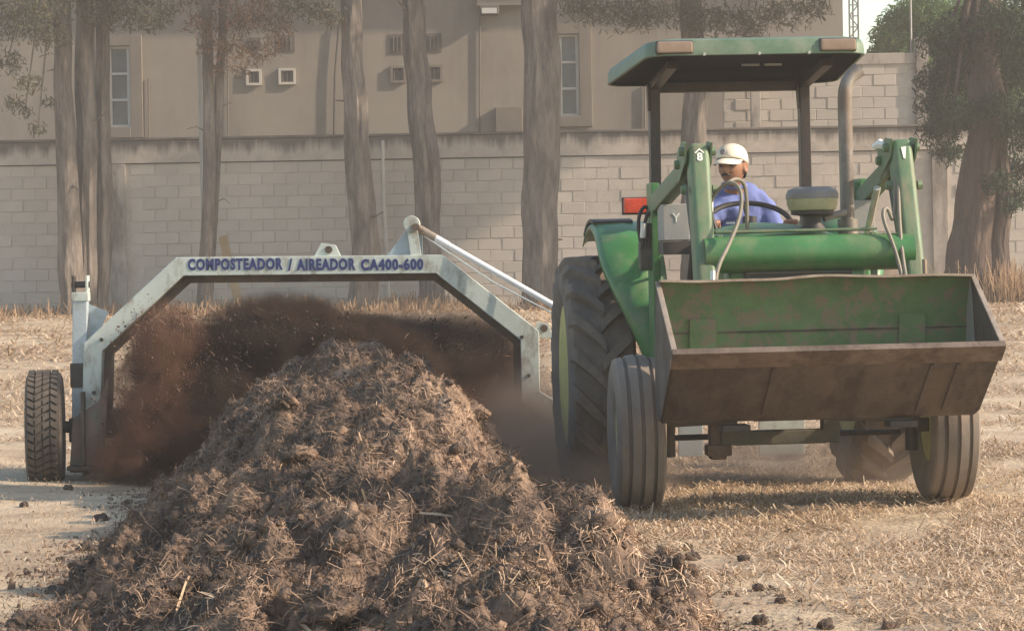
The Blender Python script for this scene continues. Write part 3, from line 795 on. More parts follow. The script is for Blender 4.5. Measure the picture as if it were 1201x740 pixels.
# evergreen on the right
Y7 = 43.0
cl = []
for px, py, r in ((1110, 40, .55), (1105, 90, .5), (1120, 130, .45), (1100, 150, .4), (1150, 30, .7), (1190, 20, .7), (1190, 80, .6), (1170, 120, .4), (1195, 150, .5), (1190, 195, .4), (1170, 210, .3), (1200, 225, .3), (1215, 60, .7), (1220, 130, .6), (1130, 70, .5), (1112, 175, .3), (1160, 180, .25), (1185, 240, .2), (1140, 140, .3), (1095, 120, .35), (1225, 190, .4)):
    p = at(px, py, Y7 - rnd.uniform(-.7, .9)); cl.append((tuple(p), r))
cl += crown_clumps((at(1160, 0, Y7).x, Y7, 8.2), 1.7, 1.6, 2.2, 44, .4, .75)
tree('tree', 'stout reddish stringy trunk with dark evergreen boughs at the right edge', 'tree',
     [(tpts(Y7, [(1140, 330), (1150, 240), (1156, 150), (1155, 60), (1150, 0)], 0.45, 9.4), [.56, .40, .34, .32, .30, .28, .12]),
      (tpts(Y7 - .1, [(1172, 330), (1176, 240), (1172, 140)], 0.45, None), [.22, .17, .14, .06])], M['bark_red'], cl, M['leaf_dark'], 850, 0.085, .5)
Y8 = 56.0
cl = []
for px, py, r in ((1045, 40, .5), (1065, 25, .7), (1090, 10, .8), (1080, 60, .8), (1110, 40, .9), (1100, 100, .9), (1130, 80, .9), (1125, 140, .9), (1150, 110, 1.0), (1035, 60, .35), (1060, 70, .6), (1180, 60, 1.0), (1200, 140, 1.0), (1150, 20, 1.0), (1110, 160, .8)):
    p = at(px, py, Y8 + rnd.uniform(-1, 1)); cl.append((tuple(p), r))
tree('tree', 'soft mid green tree beyond the yard wall at the right', 'tree',
     [(tpts(Y8, [(1115, 300), (1112, 120)], 0.6, 6.5), [.2, .18, .15, .08])], M['bark'], cl, M['leaf_green'], 700, 0.12, .3)


# ------------------------------------------------------------------ compost windrow
pile = empty('compost_windrow', (-0.8, 12.0, 0.0))
tag(pile, 'long heap of brown crumbly compost in the foreground', 'compost heap')
PO = np.array([-0.8, 12.0, 0.0])


def pile_grid(name, x0, x1, nx, y0, y1, ny):
    xs = np.linspace(x0, x1, nx); ys = np.linspace(y0, y1, ny)
    def zf(X, Yg): return gz(X, Yg) + pile_h(X, Yg)
    o = grid_mesh(name, xs, ys, zf, M['compost'], None)
    o.data.transform(Matrix.Translation(-Vector(PO))); o.parent = pile
    return o


tag(pile_grid('mound', -2.7, 1.7, 340, 4.8, 17.6, 960), kind='stuff')
tag(pile_grid('turned_mound', -2.7, 0.9, 120, 17.6, 29.5, 240), kind='stuff')


def pile_scatter(n, y0=5.2, y1=18.2, edge=0.02, spill=True):
    x = rng.uniform(-2.5, 1.5, n); y = rng.uniform(y0, y1, n)
    h = pile_h(x, y)
    k = h > edge
    if spill: k |= (h > -0.24) & (rng.uniform(0, 1, n) < 0.55 * np.clip(1 + h / 0.24, 0, 1) ** 2)
    x, y, h = x[k], y[k], h[k]
    e = 0.03
    nx = -(pile_h(x + e, y) - h) / e; ny = -(pile_h(x, y + e) - h) / e
    N = np.stack([nx, ny, np.ones_like(nx)], 1); N /= np.linalg.norm(N, axis=1, keepdims=True)
    return np.stack([x, y, np.maximum(h, 0.0) + gz(x, y)], 1), N


def tangent_dirs(N, tilt):
    n = len(N)
    D = rng.normal(0, 1, (n, 3)); D -= N * (D * N).sum(1, keepdims=True)
    D /= np.linalg.norm(D, axis=1, keepdims=True)
    D += N * rng.normal(0, tilt, n)[:, None]
    return D / np.linalg.norm(D, axis=1, keepdims=True)


P, N = pile_scatter(380000)
n = len(P)
L = rng.gamma(1.8, 0.017, n) + 0.012
v, f = ribbons(P + N * rng.uniform(0.0, 0.018, n)[:, None] - PO, tangent_dirs(N, 0.45), L, rng.uniform(0.0012, 0.0042, n), rng.normal(0, 0.3, n) * L, N)
tag(fast_mesh('fibres', v, f, M['fibre'], pile), kind='stuff')
P, N = pile_scatter(260)
n = len(P); L = rng.uniform(0.08, 0.22, n)
v, f = ribbons(P + N * rng.uniform(0.005, 0.03, n)[:, None] - PO, tangent_dirs(N, 0.3), L, rng.uniform(0.004, 0.011, n), rng.normal(0, 0.15, n) * L, N)
tag(fast_mesh('straw_stalks', v, f, M['straw'], pile), kind='stuff')

# crumbs: rough little chunks
ico = bmesh.new(); bmesh.ops.create_icosphere(ico, subdivisions=1, radius=1.0)
ico.verts.ensure_lookup_table()
IV = np.array([v.co[:] for v in ico.verts]); IF = np.array([[v.index for v in f.verts] for f in ico.faces]); ico.free()


def chunks(P, size, squash=0.75):
    n = len(P); k = len(IV)
    rot = rng.normal(0, 1, (n, 3, 3)); q, _ = np.linalg.qr(rot)
    jit = rng.uniform(0.55, 1.25, (n, k, 1))
    V = (IV[None] * jit * np.array([1.2, 0.9, squash])) * size[:, None, None]
    V = np.einsum('nij,nkj->nki', q, V) + P[:, None, :]
    F = (IF[None] + (np.arange(n) * k)[:, None, None]).reshape(-1, 3)
    return V.reshape(-1, 3), F


P, N = pile_scatter(24000)
v, f = chunks(P - PO, rng.gamma(1.6, 0.005, len(P)) + 0.004)
tag(fast_mesh('crumbs', v, f, M['compost_bit'], pile), kind='stuff')

def edge_scatter(n, spread):
    y = rng.uniform(6.0, 17.0, n)
    lft = rng.uniform(0, 1, n) < 0.65
    xl = np.interp(y, [7, 9.5, 11, 13.3, 16.8], [-1.58, -1.60, -1.68, -1.82, -1.92]); xr = np.interp(y, [7, 9.2, 10.3, 12, 15.3, 17], [0.70, 0.54, 0.33, 0.08, -0.02, 0.0])
    d_ = np.abs(rng.normal(0, spread, n)) * (0.4 + 1.2 * vnoise(y * 1.7, y * 0, 91)) - 0.05
    x = np.where(lft, xl - d_, xr + d_)
    return np.stack([x, y, np.maximum(pile_h(x, y), 0) + gz(x, y)], 1)


P = edge_scatter(9000, 0.22)
v, f = chunks(P - PO, rng.gamma(1.3, 0.0042, len(P)) + 0.002, .55)
tag(fast_mesh('spilled_crumbs', v, f, M['compost_bit'], pile), kind='stuff')
P = edge_scatter(26000, 0.20); n = len(P); N = np.tile([0, 0, 1.0], (n, 1))
L = rng.gamma(1.8, 0.013, n) + 0.012
v, f = ribbons(P + np.array([0, 0, .006]) - PO, tangent_dirs(N, 0.3), L, rng.uniform(0.0012, 0.004, n), rng.normal(0, 0.3, n) * L, N)
tag(fast_mesh('spilled_fibres', v, f, M['fibre'], pile), kind='stuff')

# big matted lumps half sunk in the heap, hairy with fibres
bm = bmesh.new(); bmesh.ops.create_icosphere(bm, subdivisions=3, radius=1.0); bm.verts.ensure_lookup_table()
LV = np.array([v.co[:] for v in bm.verts]); LF = np.array([[v.index for v in f.verts] for f in bm.faces]); bm.free()
P, N = pile_scatter(420, edge=.08, spill=False)
VV = []; FF = []; FP = []; FN = []; off = 0
for p in P[:300]:
    r = .024 + .05 * rnd.random() ** 1.6; sd = rnd.uniform(0, 99)
    q = LV * (0.75 + 0.75 * fbm(LV[:, 0] * 2.4 + sd, LV[:, 1] * 2.4 + LV[:, 2] * 1.7 + sd, 31, 4, 0.65))[:, None] * np.array([rnd.uniform(.9, 1.5), rnd.uniform(.8, 1.1), .7]) * r
    a = rnd.uniform(0, 6.28); q = q @ np.array([[math.cos(a), -math.sin(a), 0], [math.sin(a), math.cos(a), 0], [0, 0, 1]])
    q = q + p + np.array([0, 0, r * .12])
    VV.append(q); FF.append(LF + off); off += len(q)
    k = rng.integers(0, len(q), int(30000 * r * r) + 60); FP.append(q[k]); FN.append(LV[k])
tag(fast_mesh('matted_lumps', np.concatenate(VV) - PO, np.concatenate(FF), M['compost'], pile, True), kind='stuff')
P = np.concatenate(FP); N = np.concatenate(FN); n = len(P); L = rng.gamma(1.8, 0.013, n) + 0.012
v, f = ribbons(P + rng.normal(0, .006, (n, 3)) - PO, tangent_dirs(N, .35), L, rng.uniform(.0012, .0042, n), rng.normal(0, .3, n) * L, N)
tag(fast_mesh('lump_fibres', v, f, M['fibre'], pile), kind='stuff')

# loose clods lying apart on the ground
clod_sites = [(853, 676, .035), (890, 689, .032), (893, 724, .035), (969, 732, .036), (872, 655, .03), (80, 572, .035), (118, 607, .045), (28, 592, .03), (100, 640, .05), (92, 665, .045),
              (32, 672, .02), (60, 690, .02), (45, 730, .05), (20, 728, .045), (905, 690, .018), (150, 588, .03), (1000, 650, .02), (925, 622, .022), (790, 655, .05), (812, 650, .04), (135, 665, .06), (70, 655, .025)]
CLOD_LABELS = ['upper left of the two round dark clods below the bucket', 'lower right of the two round dark clods below the bucket', 'dark clod on the straw below the pair under the bucket', 'rightmost dark clod at the bottom edge on the straw',
               'dark clod on the straw just above the pair under the bucket', 'dark clod on the sand right below the turner wheel', 'flat dark clod on the sand between turner wheel and heap', 'dark clod on the sand nearest the left edge under the turner wheel',
               'wide dark clod at the left fringe of the heap', 'dark clod on the sand just below the wide fringe clod', 'tiny dark clod on the sand at lower left', 'tiny dark clod on the sand right of the other tiny one', 'large dark clod at the bottom left corner',
               'dark clod left of the large one at the bottom left corner', 'tiny dark crumb beside the right clod of the pair below the bucket', 'dark clod on the sand beside the foot of the dust cloud', 'tiny dark clod on the straw left of the right front tyre', 'tiny dark clod on the straw under the middle of the bucket',
               'large dark clod at the right fringe of the heap', 'dark clod just right of the large one at the right fringe', 'largest dark clod in the left fringe of the heap', 'small dark clod left of the wide fringe clod']
for i, (px, py, r) in enumerate(clod_sites):
    d = at(px, py, 1.0) - Vector((0, 0, EYE)); Yc = EYE / -d.z if d.z < 0 else 12
    Yc = (EYE - gzv(d.x * Yc, Yc) - 0.4 * r) / -d.z
    pos = (d.x * Yc, Yc, gzv(d.x * Yc, Yc) + r * 0.35)
    bm = bmesh.new(); bmesh.ops.create_icosphere(bm, subdivisions=3, radius=r)
    sd = rnd.random() * 50
    for vtx in bm.verts:
        q = vtx.co / r
        vtx.co *= 0.8 + 0.55 * float(fbm(np.array(q.x * 2.3 + sd), np.array(q.y * 2.3 + q.z * 1.7 + sd), i, 3))
        vtx.co.z *= 0.75
    me = bpy.data.meshes.new('compost_clod'); bm.to_mesh(me); bm.free(); me.materials.append(M['clod'])
    o = bpy.data.objects.new('compost_clod', me); COL.objects.link(o); o.location = pos; o.rotation_euler = (0, 0, rnd.uniform(0, 6))
    tag(o, CLOD_LABELS[i], 'clod', 'clods on the straw' if px > 700 else 'clods on the sand')


for px, py, yy, r, lab in ((703, 640, 11.9, .045, 'pale whitish lump at the right foot of the heap'), (318, 730, 7.6, .05, 'pale grey lump near the front of the heap')):
    p = at(px, py, yy); zz = max(float(pile_h(np.array(p.x), np.array(yy))), 0) + gzv(p.x, yy)
    bm = bmesh.new(); bmesh.ops.create_icosphere(bm, subdivisions=3, radius=r)
    for vtx in bm.verts:
        q = vtx.co / r; vtx.co *= 0.85 + 0.45 * float(fbm(np.array(q.x * 1.6 + px), np.array(q.y * 1.6 + q.z * 1.3), 8, 3)); vtx.co.z *= .7
    me = bpy.data.meshes.new('pale_lump'); bm.to_mesh(me); bm.free(); me.materials.append(M['pale_lump'])
    o = bpy.data.objects.new('pale_lump', me); COL.objects.link(o); o.location = (p.x, yy, zz + r * .3); tag(o, lab, 'lump')


# ------------------------------------------------------------------ composter (windrow turner)
CY = 17.6
comp = empty('compost_turner', (-1.3, CY, 0.0))
tag(comp, 'pale green white arched compost turner with blue lettering straddling the heap', 'compost turner')
CO = Vector((-1.3, CY, 0.0))


def cp(px, py, dy=0.0):
    p = at(px, py, CY + dy); return Vector((p.x - CO.x, dy, p.z))


def offset_poly(line, d):
    """left offset of a 2-D polyline with mitred corners"""
    out = []
    for i in range(len(line)):
        p = Vector(line[i])
        ns = []
        if i > 0: e = (p - Vector(line[i - 1])).normalized(); ns.append(Vector((-e.y, e.x)))
        if i < len(line) - 1: e = (Vector(line[i + 1]) - p).normalized(); ns.append(Vector((-e.y, e.x)))
        m = sum(ns, Vector((0, 0))).normalized()
        out.append(p + m * d / max(0.3, m.dot(ns[0])))
    return out


def xz(p): return (p.x, p.z)
outer = [xz(cp(98, 482)), xz(cp(100, 402)), xz(cp(208, 302)), xz(cp(519, 299)), xz(cp(632, 388)), xz(cp(633, 458)), xz(cp(662, 478))]
thick = 0.122
inner = offset_poly(outer, -thick)
def arch(mb, o, i, y0, y1):
    mb.prism([tuple(p) for p in o] + [tuple(p) for p in reversed(i)], y0, y1, 'Y')
mb = MB(); arch(mb, [Vector(p) for p in outer], inner, -0.07, 0.05); mb.build('arch_beam', M['pale'], comp, bevel=0.006)
i2 = offset_poly(outer, -thick * 0.5); i3 = offset_poly(outer, -thick - 0.048)
mb = MB(); arch(mb, i2[:6], i3[:6], 0.053, 0.17); mb.build('inner_frame', M['inner'], comp, bevel=0.006)
# weld seams and bolts
for px, py in ((121, 398), (612, 395), (112, 460), (620, 440)):
    mb = MB(); c = cp(px, py); mb.lathe([(-0.085, 0.012), (-0.06, 0.014)], (c.x, 0, c.z), 'Y', 10); mb.build('bolt', M['dark'], comp)
# bracket tower with lug, ear plates
lug = cp(483, 263)
mb = MB(); mb.prism([xz(cp(452, 302)), xz(cp(496, 302)), xz(cp(495, 268)), xz(cp(478, 268))], 0.0, 0.03, 'Y'); mb.build('tower_gusset', M['pale_blue'], comp, bevel=0.004)
for s in (-0.045, 0.035):
    mb = MB(); mb.bar((lug.x + .03, s, lug.z - .24), (lug.x, s, lug.z), 0.07, 0.014, up=(0, 1, 0)); mb.build('tower_plate', M['pale'], comp, bevel=0.003)
mb = MB(); mb.lathe([(-0.07, 0.055), (0.07, 0.055)], lug, 'Y', 18); mb.build('lug_boss', M['pale'], comp, bevel=0.006)
mb = MB(); mb.lathe([(-0.085, 0.024), (0.085, 0.024)], lug + Vector((.03, 0, -.02)), 'Y', 14); mb.build('pin', M['inner'], comp)
for px, py, w in ((384, 294, .20), (636, 386, .15)):
    c = cp(px, py)
    mb = MB(); mb.prism([(c.x - w / 2, c.z - .06), (c.x + w / 2, c.z - .06), (c.x + w * .28, c.z + .035), (c.x - w * .2, c.z + .05)], -0.02, 0.01, 'Y'); e = mb.build('ear_plate', M['pale'], comp, bevel=0.004)
    mb = MB(); mb.lathe([(-0.028, 0.025), (-0.022, 0.025)], (c.x + .01, 0, c.z + .005), 'Y', 14); mb.build('hole_bush', M['inner'], e)
# strut to the tractor
r0, r1 = lug + Vector((.03, 0, -.02)), cp(668, 369, -0.25)
d = (r1 - r0)
mb = MB(); mb.tube([r0, r0 + d * 0.13], 0.026, 12); mb.build('rod_clevis', M['edge_steel'], comp)
mb = MB(); mb.tube([r0 + d * 0.13, r0 + d * 0.21], 0.024, 12); mb.build('rod_collar', M['rod_white'], comp)
mb = MB(); mb.tube([r0 + d * 0.215, r0 + d * 1.2], 0.021, 12); mb.build('strut_rod', M['rod_white'], comp)
mb = MB(); mb.tube([r0 + Vector((.05, .06, -.06)), r0 + d * 0.5 + Vector((0, .06, -.075)), r1 + Vector((0, .06, -.05))], 0.006, 6); mb.build('cable', M['pale_blue'], comp)
# left post with jack, axle and wheel
pt, pb = cp(94, 325), cp(93, 498)
mb = MB(); mb.bar((pb.x, 0.02, pb.z), (pt.x, 0.02, pt.z - .11), 0.096, 0.096, up=(0, 1, 0)); post = mb.build('wheel_post', M['pale_blue'], comp, bevel=0.008)
mb = MB(); mb.box((pt.x, 0.02, pt.z - .13), (0.11, 0.11, 0.06)); mb.build('collar', M['pale'], post, bevel=0.006)
for s in (-.045, .045):
    mb = MB(); mb.box((pt.x + s, 0.02, pt.z - .05), (0.016, 0.09, 0.12)); mb.build('clevis_cheek', M['dark' if s < 0 else 'pale'], post, bevel=0.003)
mb = MB(); mb.lathe([(-.06, .022), (.06, .022)], (pt.x, 0.02, pt.z - .05), 'X', 12); mb.build('clevis_pin', M['dark'], post)
mb = MB(); mb.box((pb.x, -.031, cp(93, 440).z), (0.098, 0.01, 0.16)); mb.build('scuffed_band', M['dark'], post)
mb = MB(); mb.prism([xz(cp(103, 357)), xz(cp(126, 366)), xz(cp(112, 395)), xz(cp(103, 398))], 0.05, 0.062, 'Y'); mb.build('gusset_plate', M['pale_blue'], comp)
wc = cp(53, 505); wr = 0.385
mb = MB(); mb.tube([(wc.x, 0, 0.29), (pb.x + .06, 0.02, 0.29)], 0.04, 12); mb.build('axle_stub', M['dark'], comp)
mb = MB(); mb.box((pb.x, 0.02, .27), (.13, .13, .16)); mb.build('axle_bracket', M['dark'], comp, bevel=.01)
wheel_z = -0.11 + wr
wheel = empty('wheel', (wc.x, 0.0, wheel_z)); wheel.parent = comp
wheel.rotation_euler = (0, 0, R(7.5))
ww = 0.122
mb = MB()
prof = [(-.07, .20), (-.10, .24), (-ww, .30), (-ww + .004, .345), (-ww + .018, wr - .012), (0, wr - .008), (ww - .018, wr - .012), (ww - .004, .345), (ww, .30), (.10, .24), (.07, .20)]
mb.lathe(prof, (0, 0, 0), 'X', 72)
# zigzag tread rows
NT = 44
for row in range(4):
    x0 = -ww + .022 + row * (2 * ww - .044) / 4; x1 = x0 + (2 * ww - .044) / 4 - .010
    for k in range(NT):
        a0 = 2 * math.pi * (k + (row % 2) * .5) / NT; da = 2 * math.pi / NT
        zig = 0.42 * da * (1 if row in (0, 3) else -1)
        vs = []
        for rr in (wr - .018, wr + .010):
            for (x, a) in ((x0, a0), (x1, a0 + zig), (x1, a0 + zig + da * .66), (x0, a0 + da * .66)):
                vs.append((x, rr * math.cos(a), rr * math.sin(a)))
        mb.add(vs, [(3, 2, 1, 0), (4, 5, 6, 7), (0, 1, 5, 4), (1, 2, 6, 5), (2, 3, 7, 6), (3, 0, 4, 7)])
mb.build('tyre', M['trailer_tyre'], wheel)
mb = MB(); mb.lathe([(.075, .205), (.055, .19), (.03, .12), (.05, .06), (.07, .05)], (0, 0, 0), 'X', 32); mb.lathe([(-.06, .205), (.06, .205)], (0, 0, 0), 'X', 32); mb.build('rim', M['dark'], wheel)
# side shields and rotor
mb = MB(); mb.prism([xz(cp(84, 553)), xz(cp(124, 553)), xz(cp(130, 440)), xz(cp(118, 470)), xz(cp(88, 490))], -0.10, -0.085, 'Y'); mb.build('side_shield', M['shield'], comp)
a, b = cp(84, 547), cp(126, 547)
mb = MB(); mb.bar((a.x, -.14, a.z), (b.x, -.14, b.z), .14, .03); mb.build('skid_plate', M['dark'], comp, bevel=.005)
mb = MB(); mb.box((a.x + .1, .10, .25), (.02, .5, .55)); mb.build('side_wall', M['inner'], comp)
rz = 0.30
mb = MB(); mb.tube([(cp(110, 400).x, 0.25, rz), (cp(640, 400).x, 0.25, rz)], 0.10, 16); rotor = mb.build('rotor', M['inner'], comp)
xa, xb = cp(135, 400).x, cp(615, 400).x
for k in range(30):
    x = xa + (xb - xa) * k / 29; an = k * 2.4
    mb = MB(); mb.bar((x, .25 + .09 * math.cos(an), rz + .09 * math.sin(an)), (x, .25 + .30 * math.cos(an), rz + .30 * math.sin(an)), .07, .012, up=(1, 0, 0)); mb.build('paddle', M['inner'], rotor)
# right end: drop plate, tow beam running behind the tractor
q = cp(640, 480)
mb = MB(); mb.prism([xz(cp(632, 470)), xz(cp(668, 492)), xz(cp(672, 545)), xz(cp(648, 545))], -.02, .0, 'Y'); mb.build('drop_plate', M['pale_blue'], comp, bevel=.003)
mb = MB(); mb.bar((q.x, .04, .36), (q.x + 2.1, .04, .33), .14, .14); tow = mb.build('tow_beam', M['pale'], comp, bevel=.008)
for dx in (.75, .95, 1.55):
    mb = MB(); mb.box((q.x + dx, -.05, .2), (.16 if dx < 1 else .3, .05, .34)); mb.build('hitch_plate', M['pale_blue' if dx < 1 else 'pale'], tow, bevel=.004)
mb = MB(); mb.bar((q.x + 1.0, -.1, .36), (q.x + 1.02, -1.15, .40), .10, .08); mb.build('drawbar', M['engine'], tow, bevel=.006)
mb = MB(); mb.tube([(q.x + .3, .3, .55), (q.x + 1.0, .2, .62), (q.x + 1.05, -1.0, .6)], .04, 10); mb.build('drive_shaft', M['dark'], tow)


# lettering on the beam
def text_mesh(body, name, mat, parent, size, loc, rot, sx=1.0, bold=0.0, extrude=0.0015, fit=None, spacing=1.0):
    cu = bpy.data.curves.new(name, 'FONT'); cu.body = body; cu.size = size; cu.extrude = extrude; cu.offset = bold
    cu.resolution_u = 3; cu.space_character = spacing
    t = bpy.data.objects.new(name, cu); COL.objects.link(t)
    dg = bpy.context.evaluated_depsgraph_get()
    me = bpy.data.meshes.new_from_object(t.evaluated_get(dg))
    COL.objects.unlink(t); bpy.data.objects.remove(t)
    me.materials.clear(); me.materials.append(mat)
    xs_ = [v.co.x for v in me.vertices]; ys_ = [v.co.y for v in me.vertices]
    w = max(xs_) - min(xs_); h = max(ys_) - min(ys_)
    if fit:
        me.transform(Matrix.Translation((-min(xs_), -min(ys_), 0))); me.transform(Matrix.Diagonal((fit[0] / w, fit[1] / h, 1, 1)))
    else:
        me.transform(Matrix.Translation((-min(xs_) - w / 2, -min(ys_) - h / 2, 0)))
    o = bpy.data.objects.new(name, me); COL.objects.link(o); o.parent = parent
    o.location = loc; o.rotation_euler = rot
    return o


beam_rot = math.atan2(outer[3][1] - outer[2][1], outer[3][0] - outer[2][0])
for word, xa_, xb_ in (("COMPOSTEADOR", 222, 333), ("/", 339, 344), ("AIREADOR", 349, 418), ("CA400-600", 424, 497)):
    a, b = cp(xa_, 317.5), cp(xb_, 317.0 - (xb_ - 222) * .004)
    hgt = (cp(xa_, 303).z - cp(xa_, 317).z)
    text_mesh(word, 'lettering', M['letters'], comp, 0.1, (a.x, -.072, a.z), (R(90), -beam_rot, 0), bold=0.0052, fit=(b.x - a.x, hgt), spacing=1.16)


# ------------------------------------------------------------------ tractor (own axes: x to the picture's right, y to its rear, z up; front axle over the origin)
tr = empty('tractor', TR_O, (0, R(-0.35), TR_YAW))
tag(tr, 'green farm tractor with canopy, raised front bucket and ribbed front tyres', 'tractor')
RZ = 0.71 - 0.068          # rear axle height (its tyres stand in a slight dip)


def rear_wheel(x, side):
    """side -1: outer face to the left"""
    w = empty('rear_wheel', (x, 2.05, RZ)); w.parent = tr
    w.rotation_euler = (R(4 if side < 0 else 11), 0, 0)
    W, RO = 0.20, 0.705
    mb = MB()
    prof = [(-.13, .38), (-.17, .42), (-W, .53), (-W + .006, .60), (-W + .03, RO - .06), (-.08, RO - .048), (0, RO - .044), (.08, RO - .048), (W - .03, RO - .06), (W - .006, .60), (W, .53), (.17, .42), (.13, .38)]
    mb.lathe(prof, (0, 0, 0), 'X', 80)
    NL = 19
    for s in (-1, 1):
        for k in range(NL):
            a0 = 2 * math.pi * (k + (0.5 if s > 0 else 0)) / NL
            vs = []; fs = []
            st = 6
            for i in range(st + 1):
                t = i / st
                xx = s * (-.012 + t * (W + .006))
                a = a0 + 0.30 * t ** 0.9
                hw = (0.030 + 0.012 * t) / RO
                rb = RO - .075 - (.10 if i == st else 0.0)
                rt = RO + .004 - .016 * t ** 3 - (.045 if i == st else 0)
                for aa, rr in ((a - hw * 1.35, rb), (a - hw, rt), (a + hw, rt), (a + hw * 1.35, rb)):
                    vs.append((xx, -rr * math.cos(aa), rr * math.sin(aa)))
            for i in range(st):
                for k2 in range(3): fs.append((i * 4 + k2, i * 4 + k2 + 1, i * 4 + k2 + 5, i * 4 + k2 + 4))
            fs += [(0, 1, 2, 3), (st * 4 + 3, st * 4 + 2, st * 4 + 1, st * 4)]
            mb.add(vs, fs)
    mb.build('tyre', M['tyre'], w, angle=40)
    o = side
    mb = MB(); mb.lathe([(o * .165, .435), (o * .15, .405), (o * .11, .385), (o * .085, .33), (o * .04, .30), (o * .03, .16), (o * .10, .12), (o * .12, .05)], (0, 0, 0), 'X', 48)
    mb.lathe([(-o * .165, .435), (-o * .14, .395), (o * .1, .385)], (0, 0, 0), 'X', 48)
    rim = mb.build('rim', M['rim_yellow'], w)
    for k in range(8):
        a = k * math.pi / 4
        mb = MB(); mb.lathe([(o * .04, .018), (o * .06, .018)], (0, .21 * math.cos(a), .21 * math.sin(a)), 'X', 6); mb.build('wheel_nut', M['bolt'], rim)
    return w


rear_wheel(-.82, -1); rear_wheel(.88, 1)


def front_wheel(x, side):
    w = empty('front_wheel', (x, 0, .405)); w.parent = tr
    w.rotation_euler = (0, 0, R(-1.5))
    mb = MB(); W, RO = .128, .408
    pr = [(-.075, .19), (-.105, .22), (-W, .30), (-W + .006, .352), (-W + .012, .376), (-.106, .388), (-.074, .394), (-.070, .378), (-.058, .378), (-.054, .401), (-.010, RO), (-.007, .390), (.007, .390), (.010, RO), (.054, .401), (.058, .378), (.070, .378), (.074, .394), (.106, .388), (W - .012, .376), (W - .006, .352), (W, .30), (.105, .22), (.075, .19)]
    mb.lathe(pr, (0, 0, 0), 'X', 72); mb.build('tyre', M['tyre_front'], w, angle=24)
    s = side
    mb = MB(); mb.lathe([(s * .09, .205), (s * .07, .19), (s * .03, .15), (s * .02, .09), (s * .06, .07), (s * .10, .05)], (0, 0, 0), 'X', 32); mb.lathe([(-.08, .2), (.08, .2)], (0, 0, 0), 'X', 32); mb.build('rim', M['rim_yellow'], w)


front_wheel(-.815, -1); front_wheel(.815, 1)

# running gear
mb = MB(); mb.box((-.06, 0, .36), (.50, .09, .075)); mb.box((-.33, 0, .42), (.09, .09, .19)); mb.box((.21, 0, .42), (.09, .09, .19))
mb.bar((-.36, 0, .48), (-.68, 0, .47), .08, .09); mb.bar((.24, 0, .48), (.68, 0, .47), .08, .09); mb.build('front_axle', M['engine'], tr, bevel=.01)
for s in (-1, 1):
    mb = MB(); mb.tube([(s * .645, 0, .27), (s * .645, 0, .58)], .035, 12); mb.bar((s * .645, 0, .40), (s * .76, 0, .405), .06, .07); mb.build('kingpin', M['dark'], tr, bevel=.006)
    mb = MB(); mb.tube([(s * .62, .16, .36), (s * .1, .2, .36)], .016, 8); mb.build('tie_rod', M['dark'], tr)
mb = MB(); mb.box((-.385, .02, .36), (.085, .10, .22)); mb.box((-.385, .0, .30), (.13, .12, .06)); mb.build('axle_pedestal', M['inner'], tr, bevel=.01)
mb = MB(); mb.box((0, .35, .78), (.42, 1.3, .42)); mb.box((0, .30, .56), (.30, .9, .12)); mb.tube([(.2, -.1, .95), (.2, .8, .98)], .07, 12); mb.build('engine', M['engine'], tr, bevel=.015)
mb = MB(); mb.box((0, -.22, .72), (.5, .16, .52)); mb.build('front_support', M['dark'], tr, bevel=.012)
mb = MB(); mb.box((0, 1.55, .72), (.46, 1.3, .52)); mb.build('transmission', M['engine'], tr, bevel=.02)
mb = MB(); mb.tube([(-.74, 2.05, RZ), (.80, 2.05, RZ)], .10, 16); mb.build('rear_axle', M['engine'], tr)
for s in (-1, 1):
    mb = MB(); mb.bar((s * .29, -.3, .70), (s * .29, 1.3, .70), .05, .18); mb.build('loader_subframe', M['green_dusty'], tr, bevel=.006)
mb = MB(); mb.box((0, 1.45, .74), (1.02, .75, .03)); mb.build('platform', M['dark'], tr, bevel=.004)


# hood lofted front to back
def hood_section(y, w, zt, zb, crown):
    pts = []
    for k in range(13):
        t = -1 + 2 * k / 12
        pts.append(Vector((t * w, y, zt + crown * (1 - t * t))))
    return [Vector((-w * 1.01, y, zb))] + [Vector((-w * 1.03, y, zt - .05))] + pts + [Vector((w * 1.03, y, zt - .05))] + [Vector((w * 1.01, y, zb))]
secs = [hood_section(-.30, .33, 1.28, .95, .04), hood_section(-.27, .35, 1.335, .95, .05), hood_section(0, .36, 1.385, .95, .06), hood_section(.45, .365, 1.415, .96, .075), hood_section(.95, .37, 1.425, .98, .08)]
mb = MB(); vs = [p for s in secs for p in s]; ns = len(secs[0])
fs = [(i * ns + k, i * ns + k + 1, (i + 1) * ns + k + 1, (i + 1) * ns + k) for i in range(len(secs) - 1) for k in range(ns - 1)]
fs += [tuple(range(ns)), tuple(range((len(secs) - 1) * ns, len(secs) * ns))]
mb.add(vs, fs); hood = mb.build('hood', M['green'], tr, angle=50)
mb = MB(); mb.box((0, -.31, 1.12), (.56, .02, .30)); grille = mb.build('grille', M['dark'], tr)
for k in range(9):
    mb = MB(); mb.box((0, -.325, .99 + k * .033), (.54, .012, .012)); mb.build('slat', M['engine'], grille)
for s in (-1, 1):
    mb = MB(); mb.lathe([(-.345, .055), (-.325, .06), (-.31, .06)], (s * .18, 0, 1.12), 'Y', 20); mb.build('headlight', M['tan_lens'], tr)
mb = MB(); mb.box((0.0, -.20, 1.436), (.84, .22, .014)); mb.bar((-.40, -.30, .98), (-.40, -.30, 1.42), .03, .03); mb.bar((.40, -.30, .98), (.40, -.30, 1.42), .03, .03)
mb.build('brush_guard', M['green_dusty'], tr, bevel=.004)
